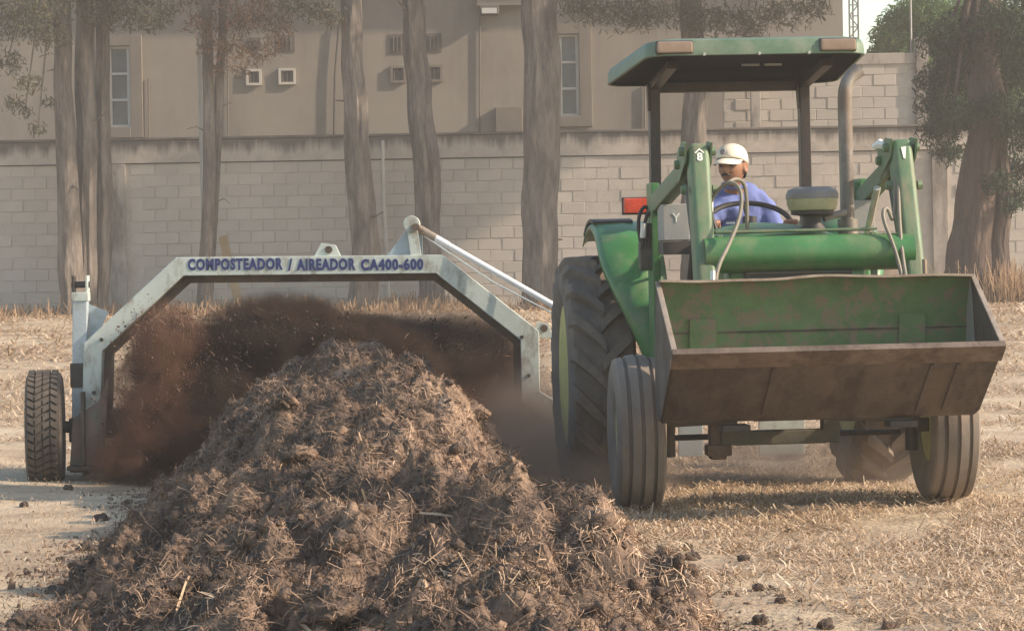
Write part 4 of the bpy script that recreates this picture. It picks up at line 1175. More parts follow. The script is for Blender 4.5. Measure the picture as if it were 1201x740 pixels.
mb = MB(); mb.box((0, 1.02, 1.28), (.62, .16, .30)); mb.build('dash', M['dark'], tr, bevel=.03)

# air pre-cleaner and exhaust
pc = empty('air_precleaner', (.165, .12, 0)); pc.parent = tr
def ring(prof, name, mat):
    mb = MB(); mb.lathe([(z, r) for r, z in prof], (0, 0, 0), 'Z', 32); return mb.build(name, mat, pc, angle=50)
ring([(.0, 1.672), (.09, 1.670), (.128, 1.655), (.140, 1.63), (.138, 1.607)], 'lid', M['lid_grey'])
ring([(.136, 1.607), (.134, 1.58), (.122, 1.548), (.112, 1.545)], 'bowl', M['bowl'])
ring([(.115, 1.545), (.112, 1.525), (.075, 1.52), (.048, 1.515), (.046, 1.485), (.075, 1.44), (.085, 1.42)], 'neck', M['dark'])
mb = MB(); mb.tube([(.06, 0, 1.50), (.12, .02, 1.52), (.19, .08, 1.535)], .018, 10); mb.build('clamp_arm', M['lid_grey'], pc)
mb = MB(); pts = [(.39, .30, 1.25), (.39, .30, 1.5), (.388, .30, 2.14), (.392, .30, 2.19), (.408, .31, 2.235), (.435, .32, 2.27), (.475, .33, 2.30)]
mb.tube(pts, [.038] * 6 + [.040], 18); ex = mb.build('exhaust_pipe', M['exhaust'], tr)
mb = MB(); mb.lathe([(1.30, .055), (1.50, .055)], (.39, .30, 0), 'Z', 18); mb.build('muffler_collar', M['exhaust'], ex)

# canopy
def roof_ring(z_f, z_r, inset, nc=7):
    yf, yr, wf, wr = .88 + inset, 2.25 - inset, .625 - inset, .70 - inset
    rad = .13
    pts = []
    for (cx, cy, a0) in ((wr - rad, yr - rad, 0), (-wr + rad, yr - rad, 90), (-wf + rad, yf + rad, 180), (wf - rad, yf + rad, 270)):
        for k in range(nc):
            a = R(a0 + 90 * k / (nc - 1))
            x, y = cx + rad * math.cos(a), cy + rad * math.sin(a)
            t = (y - .88) / 1.37
            pts.append(Vector((x, y, z_f * (1 - t) + z_r * t)))
    return pts
rings = [roof_ring(2.548, 2.49, .16), roof_ring(2.542, 2.482, .06), roof_ring(2.525, 2.462, .012), roof_ring(2.495, 2.435, 0.0), roof_ring(2.442, 2.372, -.004), roof_ring(2.440, 2.370, .012)]
mb = MB(); n = len(rings[0]); vs = [p + Vector((0.02, 0, 0)) for r_ in rings for p in r_]
fs = [(i * n + k, i * n + (k + 1) % n, (i + 1) * n + (k + 1) % n, (i + 1) * n + k) for i in range(len(rings) - 1) for k in range(n)] + [tuple(range(n))]
mb.add(vs, fs); roof = mb.build('canopy_roof', M['green_roof'], tr, angle=50)
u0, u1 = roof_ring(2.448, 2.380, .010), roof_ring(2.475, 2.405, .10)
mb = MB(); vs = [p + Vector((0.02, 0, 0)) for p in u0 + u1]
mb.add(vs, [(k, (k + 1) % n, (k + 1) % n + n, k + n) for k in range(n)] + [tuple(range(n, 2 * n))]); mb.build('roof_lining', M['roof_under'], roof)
for x0, x1 in ((-.545, -.345), (.375, .575)):
    mb = MB(); mb.box(((x0 + x1) / 2, .885, 2.486), (x1 - x0, .05, .066)); mb.build('roof_lamp', M['tan_lens'], roof, bevel=.012)
    mb = MB(); mb.box(((x0 + x1) / 2, .892, 2.486), (x1 - x0 + .010, .04, .076)); mb.build('lamp_housing', M['dark'], roof, bevel=.008)
for x in (-.28, .03, .31):
    mb = MB(); mb.lathe([(.862, .008), (.885, .010)], (x, 0, 2.445), 'Y', 8); mb.build('screw', M['bolt'], roof)
for x in (.18, .05):
    mb = MB(); mb.box((x, 1.3, 2.415), (.10, .02, .012)); mb.build('lining_slot', M['grey'], roof)
for x in (-.425, .475):
    mb = MB(); mb.bar((x * 1.02, 2.0, .80), (x, 1.95, 2.36), .062, .09, up=(0, 1, 0)); mb.build('rollbar_post', M['post'], tr, bevel=.006)
    mb = MB(); mb.bar((x, 1.97, 2.345), (x + .02, 1.28, 2.425), .06, .05); mb.build('roof_arm', M['post'], tr, bevel=.005)
    mb = MB(); mb.prism([(1.9, 2.36), (1.9, 2.2), (1.93, 2.2), (1.98, 2.36)], x - .045, x - .035, 'X'); mb.build('gusset', M['post'], tr)
mb = MB(); mb.bar((-.44, 1.97, 2.34), (.49, 1.97, 2.34), .07, .06); mb.build('rollbar_cross', M['post'], tr, bevel=.005)


# fenders: swept round the rear tyres, wide on top, narrow low in front
def fender(s):
    mb = MB(); vs = []; K = 22
    for k in range(K):
        t = k / (K - 1); a = R(-12 + t * 130)          # from low in front over the top to the rear
        rad = .80 + .10 * math.sin(min(1, t * 1.3) * math.pi / 2)
        y, z = 2.05 - rad * math.cos(a), RZ + rad * math.sin(a)
        wout = .56 + .26 * float(smooth(np.array((t - .02) / .5)))
        lip = .05 * (1 - t * .4)
        xin = .455
        nrm = Vector((0, -math.cos(a), math.sin(a)))
        for x, dn in ((xin, 0), ((xin + wout) / 2, .018), (wout - .03, .012), (wout, -.012), (wout + .004, -lip)):
            vs.append(Vector((s * x + (.03 if s > 0 else 0), y, z)) + nrm * dn)
    m = 5
    fs = [(i * m + k, i * m + k + 1, (i + 1) * m + k + 1, (i + 1) * m + k) for i in range(K - 1) for k in range(m - 1)]
    mb.add(vs, fs); o = mb.build('fender', M['green'], tr, angle=60)
    sol = o.modifiers.new('thickness', 'SOLIDIFY'); sol.thickness = .008
    mb = MB(); pts = []
    for k in range(8):
        t = .70 + .27 * k / 7; a = R(-12 + t * 130); rad = .905
        pts.append(Vector((s * .70 + (.03 if s > 0 else 0), 2.05 - rad * math.cos(a), RZ + rad * math.sin(a) + .012)))
    for k in range(7): mb.bar(pts[k], pts[k + 1] + (pts[k + 1] - pts[k]) * .05, .24, .018)
    mb.build('fender_mat', M['rubber_black'], o)
    # inner side wall of the fender
    mb = MB(); poly = [(2.05 - .80 * math.cos(R(a)), RZ + (.80 + .1 * min(1, (a + 12) / 100)) * math.sin(R(a))) for a in range(-12, 119, 10)] + [(2.4, 1.0), (1.3, .62)]
    mb.prism(poly, s * .45 + (.03 if s > 0 else 0), s * .44 + (.03 if s > 0 else 0), 'X'); mb.build('inner_panel', M['green_dusty'], o)
fender(-1); fender(1)
mb = MB(); mb.box((-.645, 1.2, 1.62), (.135, .05, .085)); lp = mb.build('warning_lamp', M['red_lens'], tr, bevel=.008)
mb = MB(); mb.box((-.645, 1.225, 1.62), (.15, .03, .10)); mb.build('lamp_back', M['dark'], lp, bevel=.006); 
mb = MB(); mb.bar((-.58, 1.2, 1.60), (-.54, 1.1, 1.50), .03, .02); mb.build('lamp_bracket', M['dark'], lp)

# seat, steering
mb = MB(); mb.box((.02, 1.92, 1.12), (.46, .44, .10)); mb.box((.02, 2.14, 1.36), (.44, .10, .42), (R(-8), 0, 0)); mb.build('seat', M['seat'], tr, bevel=.035, seg=3)
SW = Vector((.025, 1.30, 1.52)); SWR = .235; tilt = R(28)
mb = MB(); ax = Vector((0, -math.sin(tilt) * -1, math.cos(tilt)))
swu = Vector((1, 0, 0)); swv = Vector((0, math.cos(tilt), math.sin(tilt)))
mb.tube([SW + swu * SWR * math.cos(a * math.pi / 16) + swv * SWR * math.sin(a * math.pi / 16) for a in range(33)], .016, 8, caps=False)
sw = mb.build('steering_wheel', M['rubber_black'], tr)
mb = MB()
for a in (90, 210, 330): mb.tube([SW - Vector((0, -.02, .03)), SW + (swu * math.cos(R(a)) + swv * math.sin(R(a))) * SWR], .010, 6)
mb.lathe([(-.03, .045), (.03, .04)], SW, 'Z', 14); mb.build('spokes', M['rubber_black'], sw)
mb = MB(); mb.tube([SW + Vector((0, -.02, -.03)), (0.02, 1.05, 1.15)], .03, 10); mb.build('steering_column', M['dark'], tr)

# ---------------- loader
for s, ox in ((-1, .045), (1, .07)):
    X = lambda v: s * v + ox
    MX = lambda v: s * v + (-.035 if s < 0 else .07)
    mb = MB(); mb.bar((MX(.535), 1.02, .60), (MX(.535), 1.0, 1.74), .045, .22, up=(0, 1, 0)); mast = mb.build('loader_mast', M['green'], tr, bevel=.008)
    mb = MB(); mb.box((MX(.505), 1.0, 1.62), (.10, .16, .20)); mb.build('pivot_bracket', M['green_dusty'], mast, bevel=.01)
    mb = MB(); mb.bar((MX(.33), .95, .68), (MX(.535), .98, .68), .16, .16); mb.build('mast_foot', M['green'], mast, bevel=.008)
    # arm, knee and down leg
    mb = MB(); mb.bar((MX(.53), 1.02, 1.60), (X(.535), -.02, 1.80), .075, .11, h1=.10); mb.build('boom_arm', M['green_dusty'], tr, bevel=.014)
    mb = MB(); mb.bar((X(.52), -.10, 1.885), (X(.535), -.50, .66), .108, .15, up=(0, 1, 0), w1=.108); leg = mb.build('boom_leg', M['green_dusty'], tr, bevel=.03, seg=3)
    for sx in (-1, 1):
        mb = MB(); mb.prism([(.10, 1.70), (-.16, 1.80), (-.20, 1.90), (-.06, 1.915), (.14, 1.86)], X(.525) + sx * .066 - .005, X(.525) + sx * .066 + .005, 'X'); kp = mb.build('knee_plate', M['green_dusty'], leg)
        for (yy, zz) in ((-.12, 1.86), (.06, 1.80), (-.17, 1.66)):
            mb = MB(); mb.lathe([(X(.525) + sx * .07, .026), (X(.525) + sx * .095, .022)], (0, yy, zz), 'X', 8); mb.build('pin_end', M['green_dusty'], kp)
    # lift cylinder and tilt cylinder
    mb = MB(); mb.tube([(X(.44), .96, .92), (X(.45), .50, 1.35)], .035, 12); mb.build('lift_cylinder', M['dark'], tr)
    mb = MB(); mb.tube([(X(.45), .50, 1.35), (X(.46), .18, 1.66)], .02, 10); mb.build('lift_rod', M['bolt'], tr)
    mb = MB(); mb.tube([(X(.53), .10, 1.70), (X(.53), -.16, 1.30)], .035, 12); mb.build('tilt_cylinder', M['engine'], tr)
    mb = MB(); mb.tube([(X(.53), -.16, 1.30), (X(.53), -.50, 1.02)], .018, 10); mb.build('tilt_rod', M['bolt'], tr)
    # grey side boxes behind the knees
    mb = MB(); mb.box((MX(.46), .72, 1.51), (.15, .22, .20)); gb = mb.build('side_box', M['grey'], tr, bevel=.008)
    mb = MB(); mb.box((MX(.46), .70, 1.37), (.155, .22, .07)); mb.build('side_box_base', M['dark'], gb)
    if s < 0:
        text_mesh('Y', 'chalk_mark', M['white_mark'], gb, .07, (MX(.46), .607, 1.535), (R(90), 0, 0))
    else:
        text_mesh('F', 'plate_letter', M['white_mark'], gb, .09, (MX(.48), .587, 1.375), (R(90), 0, 0), bold=.004)
    # emblem near the top of the leg
    d = Vector((0, -.40, -1.225)).normalized(); nrm = Vector((0, -1.225, .40)).normalized()
    pz = Vector((X(.522), -.10, 1.885)) + d * .085 + nrm * .0775
    tilt_x = R(90) - math.atan2(.40, 1.225)
    if s < 0:
        e = text_mesh('8', 'emblem', M['white_mark'], leg, .06, pz, (tilt_x, 0, 0), bold=.002)
        mb = MB(); mb.prism([(-.026, .022), (0, .046), (.026, .022), (.020, .018), (0, .037), (-.020, .018)], 0, .002, 'Z'); o = mb.build('emblem_peak', M['white_mark'], leg)
        o.location = pz; o.rotation_euler = (tilt_x, 0, 0)
    else:
        mb = MB(); mb.prism([(-.014, .03), (.014, .034), (.004, -.035), (-.006, -.03)], 0, .002, 'Z'); o = mb.build('paint_scrape', M['white_mark'], leg)
        o.location = pz; o.rotation_euler = (tilt_x, 0, 0)
mb = MB(); mb.tube([(-.485, -.30, 1.318), (.60, -.30, 1.318)], .094, 24); ct = mb.build('cross_tube', M['green'], tr)
# rag on the right knee
mb = MB(); bm_pts = [(.44 + .02 * math.sin(k * 2.2), .0, 1.87 + .012 * math.cos(k * 3.1)) for k in range(7)]
mb.tube([(.48, .02, 1.87), (.51, -.0, 1.885), (.54, -.03, 1.87), (.56, -.05, 1.88)], [.018, .028, .022, .012], 7); mb.build('tied_rag', M['white_mark'], tr)

# bucket
bk = empty('bucket', (.01, 0, 0)); bk.parent = tr
BWH = .785
inner_prof = [(-1.31, .852), (-.80, .515), (-.735, .50), (-.665, .515), (-.62, .56), (-.605, .63), (-.625, .80), (-.665, 1.00), (-.70, 1.10), (-.745, 1.185)]
NX = 33
def dent(x, k):
    t = max(0, k - 6) / 3
    return t * .6 * (.020 * math.exp(-((x + .02) / .16) ** 2) + .006 * math.sin(x * 5) + .004 * math.sin(x * 13))
def sheet(prof, off=0.0, flip=False):
    vs = []
    for i in range(NX):
        x = -BWH + 2 * BWH * i / (NX - 1)
        for k, (y, z) in enumerate(prof):
            a = Vector(prof[max(0, k - 1)]); b = Vector(prof[min(len(prof) - 1, k + 1)]); t = (b - a).normalized(); nrm = Vector((t.y, -t.x))
            sgn = nrm * off
            vs.append(Vector((x, y - sgn.x * 1, z - sgn.y * 1 + dent(x, k))))
    m = len(prof)
    return vs, [(i * m + k, i * m + k + 1, (i + 1) * m + k + 1, (i + 1) * m + k) for i in range(NX - 1) for k in range(m - 1)]
vs, fs = sheet(inner_prof, 0.0); mb = MB(); mb.add(vs, fs); mb.build('bucket_liner', M['bucket_in'], bk, angle=25)
vs, fs = sheet(inner_prof, -0.012); mb = MB(); mb.add(vs, fs); shell = mb.build('bucket_shell', M['bucket_out'], bk, angle=25)
side_poly = [(y, z) for y, z in inner_prof]
for s in (-1, 1):
    mb = MB(); mb.prism(side_poly, s * BWH, s * (BWH + .014), 'X'); sp = mb.build('side_plate', M['bucket_out'], bk)
    mb = MB(); mb.bar((s * (BWH + .007), -.745, 1.188), (s * (BWH + .007), -1.30, .862), .026, .012); mb.build('worn_edge', M['edge_steel'], sp, bevel=.003)
    mb = MB(); mb.prism([(y, z) for y, z in inner_prof[3:]] + [(-.78, 1.05), (-.82, .75)], s * (BWH - .003), s * (BWH - .006), 'X'); mb.build('inner_face', M['grey'], sp)
mb = MB()
for i in range(NX - 1):
    x0 = -BWH + 2 * BWH * i / (NX - 1); x1 = -BWH + 2 * BWH * (i + 1) / (NX - 1)
    mb.bar((x0, -.775, 1.190 + dent(x0, 9)), (x1, -.775, 1.190 + dent(x1, 9)), .075, .012)
mb.build('top_rim', M['edge_steel'], bk)
d = Vector((0, .51, -.337)).normalized(); nn = Vector((0, -.337, -.51)).normalized()
mb = MB(); a0 = Vector((0, -1.32, .862)); pts = [a0 - nn * .012, a0 + d * .13 - nn * .006, a0 + d * .13 + nn * .026, a0 + nn * .020]
mb.prism([(p.y, p.z) for p in pts], -BWH - .02, BWH + .02, 'X'); mb.build('cutting_edge', M['cut_edge'], bk, bevel=.004)
for x in (.47, .60, -.30):
    mb = MB(); a1 = Vector((x, -1.20, .775)) + nn * .016; mb.bar(a1, a1 + d * .44, .012, .010, up=(0, .5, .8)); mb.build('weld_bead', M['bucket_out'], bk)
for x in (-.56, .50):
    mb = MB(); mb.box((x, -.655, .90), (.135, .014, .20), (R(11), 0, 0)); mb.build('patch_plate', M['bucket_in'], bk, bevel=.003)
mb = MB(); mb.box((0, -.652, .93), (1.56, .010, .008), (R(11), 0, 0)); mb.build('weld_seam', M['bucket_out'], bk)
for s in (-1, 1):
    mb = MB(); mb.prism([(-.585, .56), (-.46, .58), (-.44, .74), (-.50, 1.0), (-.60, 1.0)], s * .44 - .01, s * .44 + .01, 'X'); mb.build('hook_plate', M['engine'], bk)
    mb = MB(); mb.box((s * .42, -.72, .455), (.14, .14, .035)); mb.build('wear_pad', M['dark'], bk, bevel=.005)

# hydraulic hoses
TM = Matrix.Translation(TR_O) @ Euler((0, R(-0.35), TR_YAW)).to_matrix().to_4x4()
TI = TM.inverted()
def tl(px, py, y):
    """frame spot -> tractor axes at the tractor depth y"""
    x = 0.0
    for _ in range(5):
        w = TM @ Vector((x, y, 1.4)); p = at(px, py, w.y); x = (TI @ p).x
    return TI @ p
def smooth_path(p, it=3):
    for _ in range(it):
        q = [p[0]]
        for i in range(len(p) - 1): q += [p[i].lerp(p[i + 1], .25), p[i].lerp(p[i + 1], .75)]
        p = q + [p[-1]]
    return p
hoses = [[(827, 268, -.1), (830, 244, -.15), (840, 224, -.2), (856, 212, -.25), (870, 222, -.3), (869, 252, -.35), (856, 285, -.45), (842, 312, -.55), (839, 334, -.6)],
         [(852, 216, .0), (862, 209, .05), (873, 214, .1), (876, 235, .1), (876, 262, .1), (877, 283, .1)],
         [(1060, 340, -.5), (1056, 315, -.45), (1047, 285, -.4), (1037, 262, -.35), (1035, 247, -.32), (1041, 243, -.3), (1047, 262, -.3), (1050, 240, -.25), (1050, 205, -.2), (1052, 185, -.15)],
         [(1066, 345, -.55), (1058, 300, -.4), (1054, 250, -.3), (1053, 200, -.2), (1057, 180, -.1)],
         [(756, 300, 1.0), (750, 280, 1.0), (748, 255, 1.0), (756, 240, 1.0), (764, 250, 1.0), (762, 280, 1.0)],
         [(762, 310, .95), (757, 285, .95), (755, 262, .95), (762, 246, .95), (770, 252, .9)]]
for i, h in enumerate(hoses):
    mb = MB(); mb.tube(smooth_path([tl(*p) for p in h]), .0105, 8); mb.build('hydraulic_hose', M['hose' if i < 4 else 'rubber_black'], tr)
mb = MB(); a, b = tl(836, 318, -.58), tl(836, 336, -.6); mb.tube([b, b.lerp(a, 1)], .014, 10); mb.build('hose_fitting', M['bolt'], tr)
a, b = tl(1084, 304, -.6), tl(1085, 330, -.6)
mb = MB(); mb.tube([b, a], .012, 8); mb.build('marker_rod', M['tan_lens'], tr)
a, b = tl(833, 246, 1.18), tl(842, 278, 1.12)
mb = MB(); mb.tube([b, a], .012, 8); lev = mb.build('control_lever', M['dark'], tr)
mb = MB(); mb.tube([a + Vector((0, 0, -.02)), a + Vector((0, 0, .05))], [.016, .018], 10); mb.build('lever_knob', M['white_mark'], lev)
for k in range(3):
    a, b = tl(755 + 4 * k, 262, .92), tl(752 + 4 * k, 310, .95)
    mb = MB(); mb.tube([b, a], .010, 8); lev = mb.build('valve_lever', M['dark'], tr)
    if k == 0:
        mb = MB(); mb.tube([a, a.lerp(b, .35)], .017, 10); mb.build('lever_grip', M['white_mark'], lev)
mb = MB(); c = tl(760, 300, .98); mb.box(c, (.10, .10, .16)); mb.build('valve_block', M['engine'], tr, bevel=.01)


# ------------------------------------------------------------------ driver
PB = Vector((.02, 1.88, 1.16))                 # where he sits, tractor axes


def skin_mesh(verts, edges, radii, root=0, sub=1):
    me = bpy.data.meshes.new('tmp'); me.from_pydata([Vector(v) for v in verts], edges, [])
    o = bpy.data.objects.new('tmp', me); COL.objects.link(o)
    mod = o.modifiers.new('skin', 'SKIN'); mod.branch_smoothing = 0.6
    for i, d_ in enumerate(me.skin_vertices[0].data):
        r_ = radii[i]; d_.radius = (r_, r_) if not isinstance(r_, tuple) else r_; d_.use_root = (i == root)
    sb = o.modifiers.new('sub', 'SUBSURF'); sb.levels = sub; sb.render_levels = sub
    out = bpy.data.meshes.new_from_object(o.evaluated_get(bpy.context.evaluated_depsgraph_get()))
    COL.objects.unlink(o); bpy.data.objects.remove(o)
    return [v.co.copy() for v in out.vertices], [tuple(p.vertices) for p in out.polygons]


def chains(verts, radii, paths):
    return [skin_mesh([verts[i] for i in p], [(k, k + 1) for k in range(len(p) - 1)], [radii[i] for i in p]) for p in paths]


def fuse(meshes, name, mat, voxel, smooth_it=4, parent=None):
    mb = MB()
    for v, f in meshes: mb.add(v, f)
    o = mb.build(name, mat, None)
    rm = o.modifiers.new('fuse', 'REMESH'); rm.mode = 'VOXEL'; rm.voxel_size = voxel; rm.use_smooth_shade = True
    sm = o.modifiers.new('sm', 'SMOOTH'); sm.factor = .5; sm.iterations = smooth_it
    me = bpy.data.meshes.new_from_object(o.evaluated_get(bpy.context.evaluated_depsgraph_get()))
    old = o.data; o.modifiers.clear(); o.data = me; me.name = name
    me.materials.clear(); me.materials.append(mat)
    me.polygons.foreach_set('use_smooth', [True] * len(me.polygons))
    if parent: o.parent = parent
    return o


def rel(*p): return Vector(p) - PB
HC = rel(-.01, 1.66, 1.852)                     # head centre
HF = Vector((-.56, -.81, -.12)).normalized()     # looking over to his right and down a little
HS = HF.cross(Vector((0, 0, 1))).normalized(); HU = HS.cross(HF).normalized()
def hp(f_, s_, u_): return HC + HF * f_ + HS * s_ + HU * u_


def head_mesh():
    vs = []; fs = []; NU, NV = 40, 30
    for j in range(NV + 1):
        th = math.pi * j / NV
        for i in range(NU):
            ph = 2 * math.pi * i / NU
            f_, s_, u_ = math.cos(ph) * math.sin(th), math.sin(ph) * math.sin(th), math.cos(th)
            jaw = 1 - .26 * max(0, -u_) ** 1.4
            x, y, z = f_ * .100, s_ * .078 * jaw, u_ * .122
            if f_ > 0:
                x *= (1 - .10 * max(0, -u_ - .5))
                x += .030 * math.exp(-(s_ / .17) ** 2 - ((u_ + .10) / .17) ** 2)      # nose
                x += .010 * math.exp(-(s_ / .10) ** 2 - ((u_ - .12) / .16) ** 2)      # bridge
                x += .008 * math.exp(-(s_ / .6) ** 2 - ((u_ - .27) / .12) ** 2)        # brow
                x += .010 * math.exp(-(s_ / .3) ** 2 - ((u_ + .43) / .10) ** 2)        # lips
                x += .012 * math.exp(-(s_ / .35) ** 2 - ((u_ + .80) / .18) ** 2)       # chin
                for q in (-.36, .36): x -= .013 * math.exp(-((s_ - q) / .16) ** 2 - ((u_ - .08) / .11) ** 2)
                for q in (-.55, .55): x += .005 * math.exp(-((s_ - q) / .2) ** 2 - ((u_ + .16) / .16) ** 2)
            vs.append(hp(x, y, z))
    for j in range(NV):
        for i in range(NU):
            i2 = (i + 1) % NU; fs.append((j * NU + i, j * NU + i2, (j + 1) * NU + i2, (j + 1) * NU + i))
    out = [(vs, fs)]
    for sg in (-1, 1):                             # ears
        mb = MB(); pts = [hp(-.005 + .018 * math.cos(a), sg * (.078 + .006 * math.sin(a * .5)), -.005 + .032 * math.sin(a)) for a in [k * math.pi / 6 for k in range(13)]]
        mb.tube(pts, .0085, 8); mb.tube([hp(-.01, sg * .07, .0), hp(-.005, sg * .083, .0)], [.022, .016], 10); out.append((mb.v, mb.f))
    return out


sh_r, el_r, wr_r = rel(.185, 1.85, 1.665), rel(.285, 1.74, 1.34), rel(.25, 1.33, 1.44)
sh_l, el_l, wr_l = rel(-.125, 1.74, 1.635), rel(-.235, 1.60, 1.38), rel(-.225, 1.345, 1.455)


def hand(wrist, ang):
    """palm laid on the wheel rim, four fingers over it, thumb under"""
    a = R(ang)
    c = SW + swu * SWR * math.cos(a) + swv * SWR * math.sin(a) - PB
    tan = (-swu * math.sin(a) + swv * math.cos(a)).normalized()
    rad = (swu * math.cos(a) + swv * math.sin(a)).normalized()
    nrm = swu.cross(swv).normalized()
    if nrm.z < 0: nrm = -nrm
    to = (c - wrist).normalized()
    out = []
    palm = c - to * .035 + nrm * .028
    out.append(skin_mesh([wrist - to * .05, wrist, wrist.lerp(palm, .55), palm, c + nrm * .030 + to * .012], [(0, 1), (1, 2), (2, 3), (3, 4)], [.030, .027, (.040, .020), (.045, .020), (.042, .015)]))
    side = to.cross(nrm).normalized()
    for k, ln in enumerate((.92, 1.05, 1.0, .8)):
        o_ = side * (k - 1.5) * .021
        b0 = palm + o_ + nrm * .004
        v = [b0, c + o_ + nrm * .031 + to * .020 * ln, c + o_ + nrm * .012 + to * .040 * ln, c + o_ - nrm * .016 + to * .034 * ln, c + o_ - nrm * .028 + to * .012]
        out.append(skin_mesh(v, [(0, 1), (1, 2), (2, 3), (3, 4)], [.011, .0105, .010, .009, .008]))
    sd = side * (1 if side.x * (1 if ang > 90 else -1) > 0 else -1)
    v = [palm + sd * .030 - to * .012, palm + sd * .050 + to * .012 - nrm * .008, c + sd * .048 - nrm * .004 + to * .004, c + sd * .040 - nrm * .022 + to * .010]
    out.append(skin_mesh(v, [(0, 1), (1, 2), (2, 3)], [.014, .0125, .011, .009]))
    return out


hips, kn, an_, toe = {}, {}, {}, {}
verts = [rel(.02, 1.88, 1.22), rel(.02, 1.87, 1.38), rel(.03, 1.82, 1.56), rel(.025, 1.78, 1.68), rel(.008, 1.73, 1.745), HC - HU * .05,
         sh_r, el_r, wr_r, sh_l, el_l, wr_l,
         rel(.13, 1.84, 1.20), rel(.27, 1.45, 1.22), rel(.29, 1.36, .84), rel(.29, 1.20, .79),
         rel(-.09, 1.84, 1.20), rel(-.24, 1.45, 1.22), rel(-.27, 1.36, .84), rel(-.27, 1.20, .79)]
rad = [(.16, .12), (.15, .115), (.16, .11), (.09, .07), .055, .052, .062, .045, .030, .062, .045, .030, .085, .062, .042, .035, .085, .062, .042, .035]
body = fuse(chains(verts, rad, [(0, 1, 2, 3, 4, 5), (2, 6, 7, 8), (2, 9, 10, 11), (0, 12, 13, 14, 15), (0, 16, 17, 18, 19)]) + head_mesh() + hand(wr_l, 196) + hand(wr_r, -18), 'person', M['skin'], .0062, 2)
body.matrix_world = TM @ Matrix.Translation(PB)
tag(body, 'driver in a blue shirt and white cap gripping the steering wheel, looking aside', 'person')
# shirt: collar to wrists, trousers, boots
sv = [rel(.02, 1.88, 1.17), rel(.02, 1.87, 1.38), rel(.035, 1.83, 1.59), rel(.035, 1.79, 1.70), rel(.02, 1.755, 1.745), sh_r, el_r, el_r.lerp(wr_r, .9), sh_l, el_l, el_l.lerp(wr_l, .9)]
shirt = fuse(chains(sv, [(.18, .14), (.185, .14), (.205, .14), (.16, .11), .080, .100, .068, .050, .090, .068, .050], [(0, 1, 2, 3, 4), (2, 5, 6, 7), (2, 8, 9, 10)]), 'shirt', M['shirt'], .012, 3, body)
for vtx in shirt.data.vertices:                    # soft folds
    c = vtx.co; q = float(fbm(np.array(c.x * 9 + c.z * 5), np.array(c.y * 9 + c.z * 11), 61, 2)); vtx.co += vtx.normal * .016 * q
mb = MB(); pts = [rel(.012, 1.745, 1.745) + Vector((.066 * math.cos(a), .062 * math.sin(a), .016 * math.sin(a))) for a in [k * math.pi / 8 for k in range(17)]]
mb.tube(pts, .014, 8, caps=False); mb.build('collar', M['shirt'], shirt)
mb = MB(); mb.box(rel(-.03, 1.665, 1.52), (.05, .008, .012), (0, 0, R(-15))); mb.build('chest_mark', M['white_mark'], shirt)
tv = [rel(.02, 1.88, 1.22), rel(.13, 1.84, 1.20), rel(.27, 1.45, 1.22), rel(.29, 1.36, .88), rel(-.09, 1.84, 1.20), rel(-.24, 1.45, 1.22), rel(-.27, 1.36, .88)]
fuse(chains(tv, [.15, .105, .08, .065, .105, .08, .065], [(0, 1, 2, 3), (0, 4, 5, 6)]), 'trousers', M['trousers'], .016, 3, body)
for x in (.29, -.27):
    fuse([skin_mesh([rel(x, 1.38, .92), rel(x, 1.37, .82), rel(x, 1.25, .785), rel(x, 1.14, .78)], [(0, 1), (1, 2), (2, 3)], [.055, .052, .046, .038])], 'boot', M['rubber_black'], .014, 2, body)
# hair, brows, eyes, moustache
vs = []; fs = []
for j in range(12):
    th = R(35 + 92 * j / 11)
    for i in range(25):
        ph = R(98 + 164 * i / 24)
        f_, s_, u_ = math.cos(ph) * math.sin(th), math.sin(ph) * math.sin(th), math.cos(th)
        k = 1.07 + .02 * math.sin(i * 2.1) * math.sin(j * 1.7)
        vs.append(hp(f_ * .100 * k, s_ * .078 * k, u_ * .122 * 1.03))
for j in range(11):
    for i in range(24): fs.append((j * 25 + i, j * 25 + i + 1, (j + 1) * 25 + i + 1, (j + 1) * 25 + i))
mb = MB(); mb.add(vs, fs); hr = mb.build('hair', M['hair'], body); sol = hr.modifiers.new('t', 'SOLIDIFY'); sol.thickness = .012
for sg in (-1, 1):
    mb = MB(); mb.tube([hp(.094, sg * .014, .032), hp(.092, sg * .032, .038), hp(.080, sg * .052, .031)], [.004, .006, .003], 6); mb.build('eyebrow', M['hair'], body)
    mb = MB(); c = hp(.083, sg * .030, .010)
    mb.tube([c - HS * .012, c - HS * .005, c + HS * .005, c + HS * .012], [.002, .006, .006, .002], 8); mb.build('eye', M['eye'], body)
mb = MB(); mb.tube([hp(.092, -.030, -.046), hp(.106, -.014, -.038), hp(.110, 0, -.036), hp(.106, .014, -.038), hp(.092, .030, -.046)], [.003, .007, .006, .007, .003], 6); mb.build('moustache', M['hair'], body)
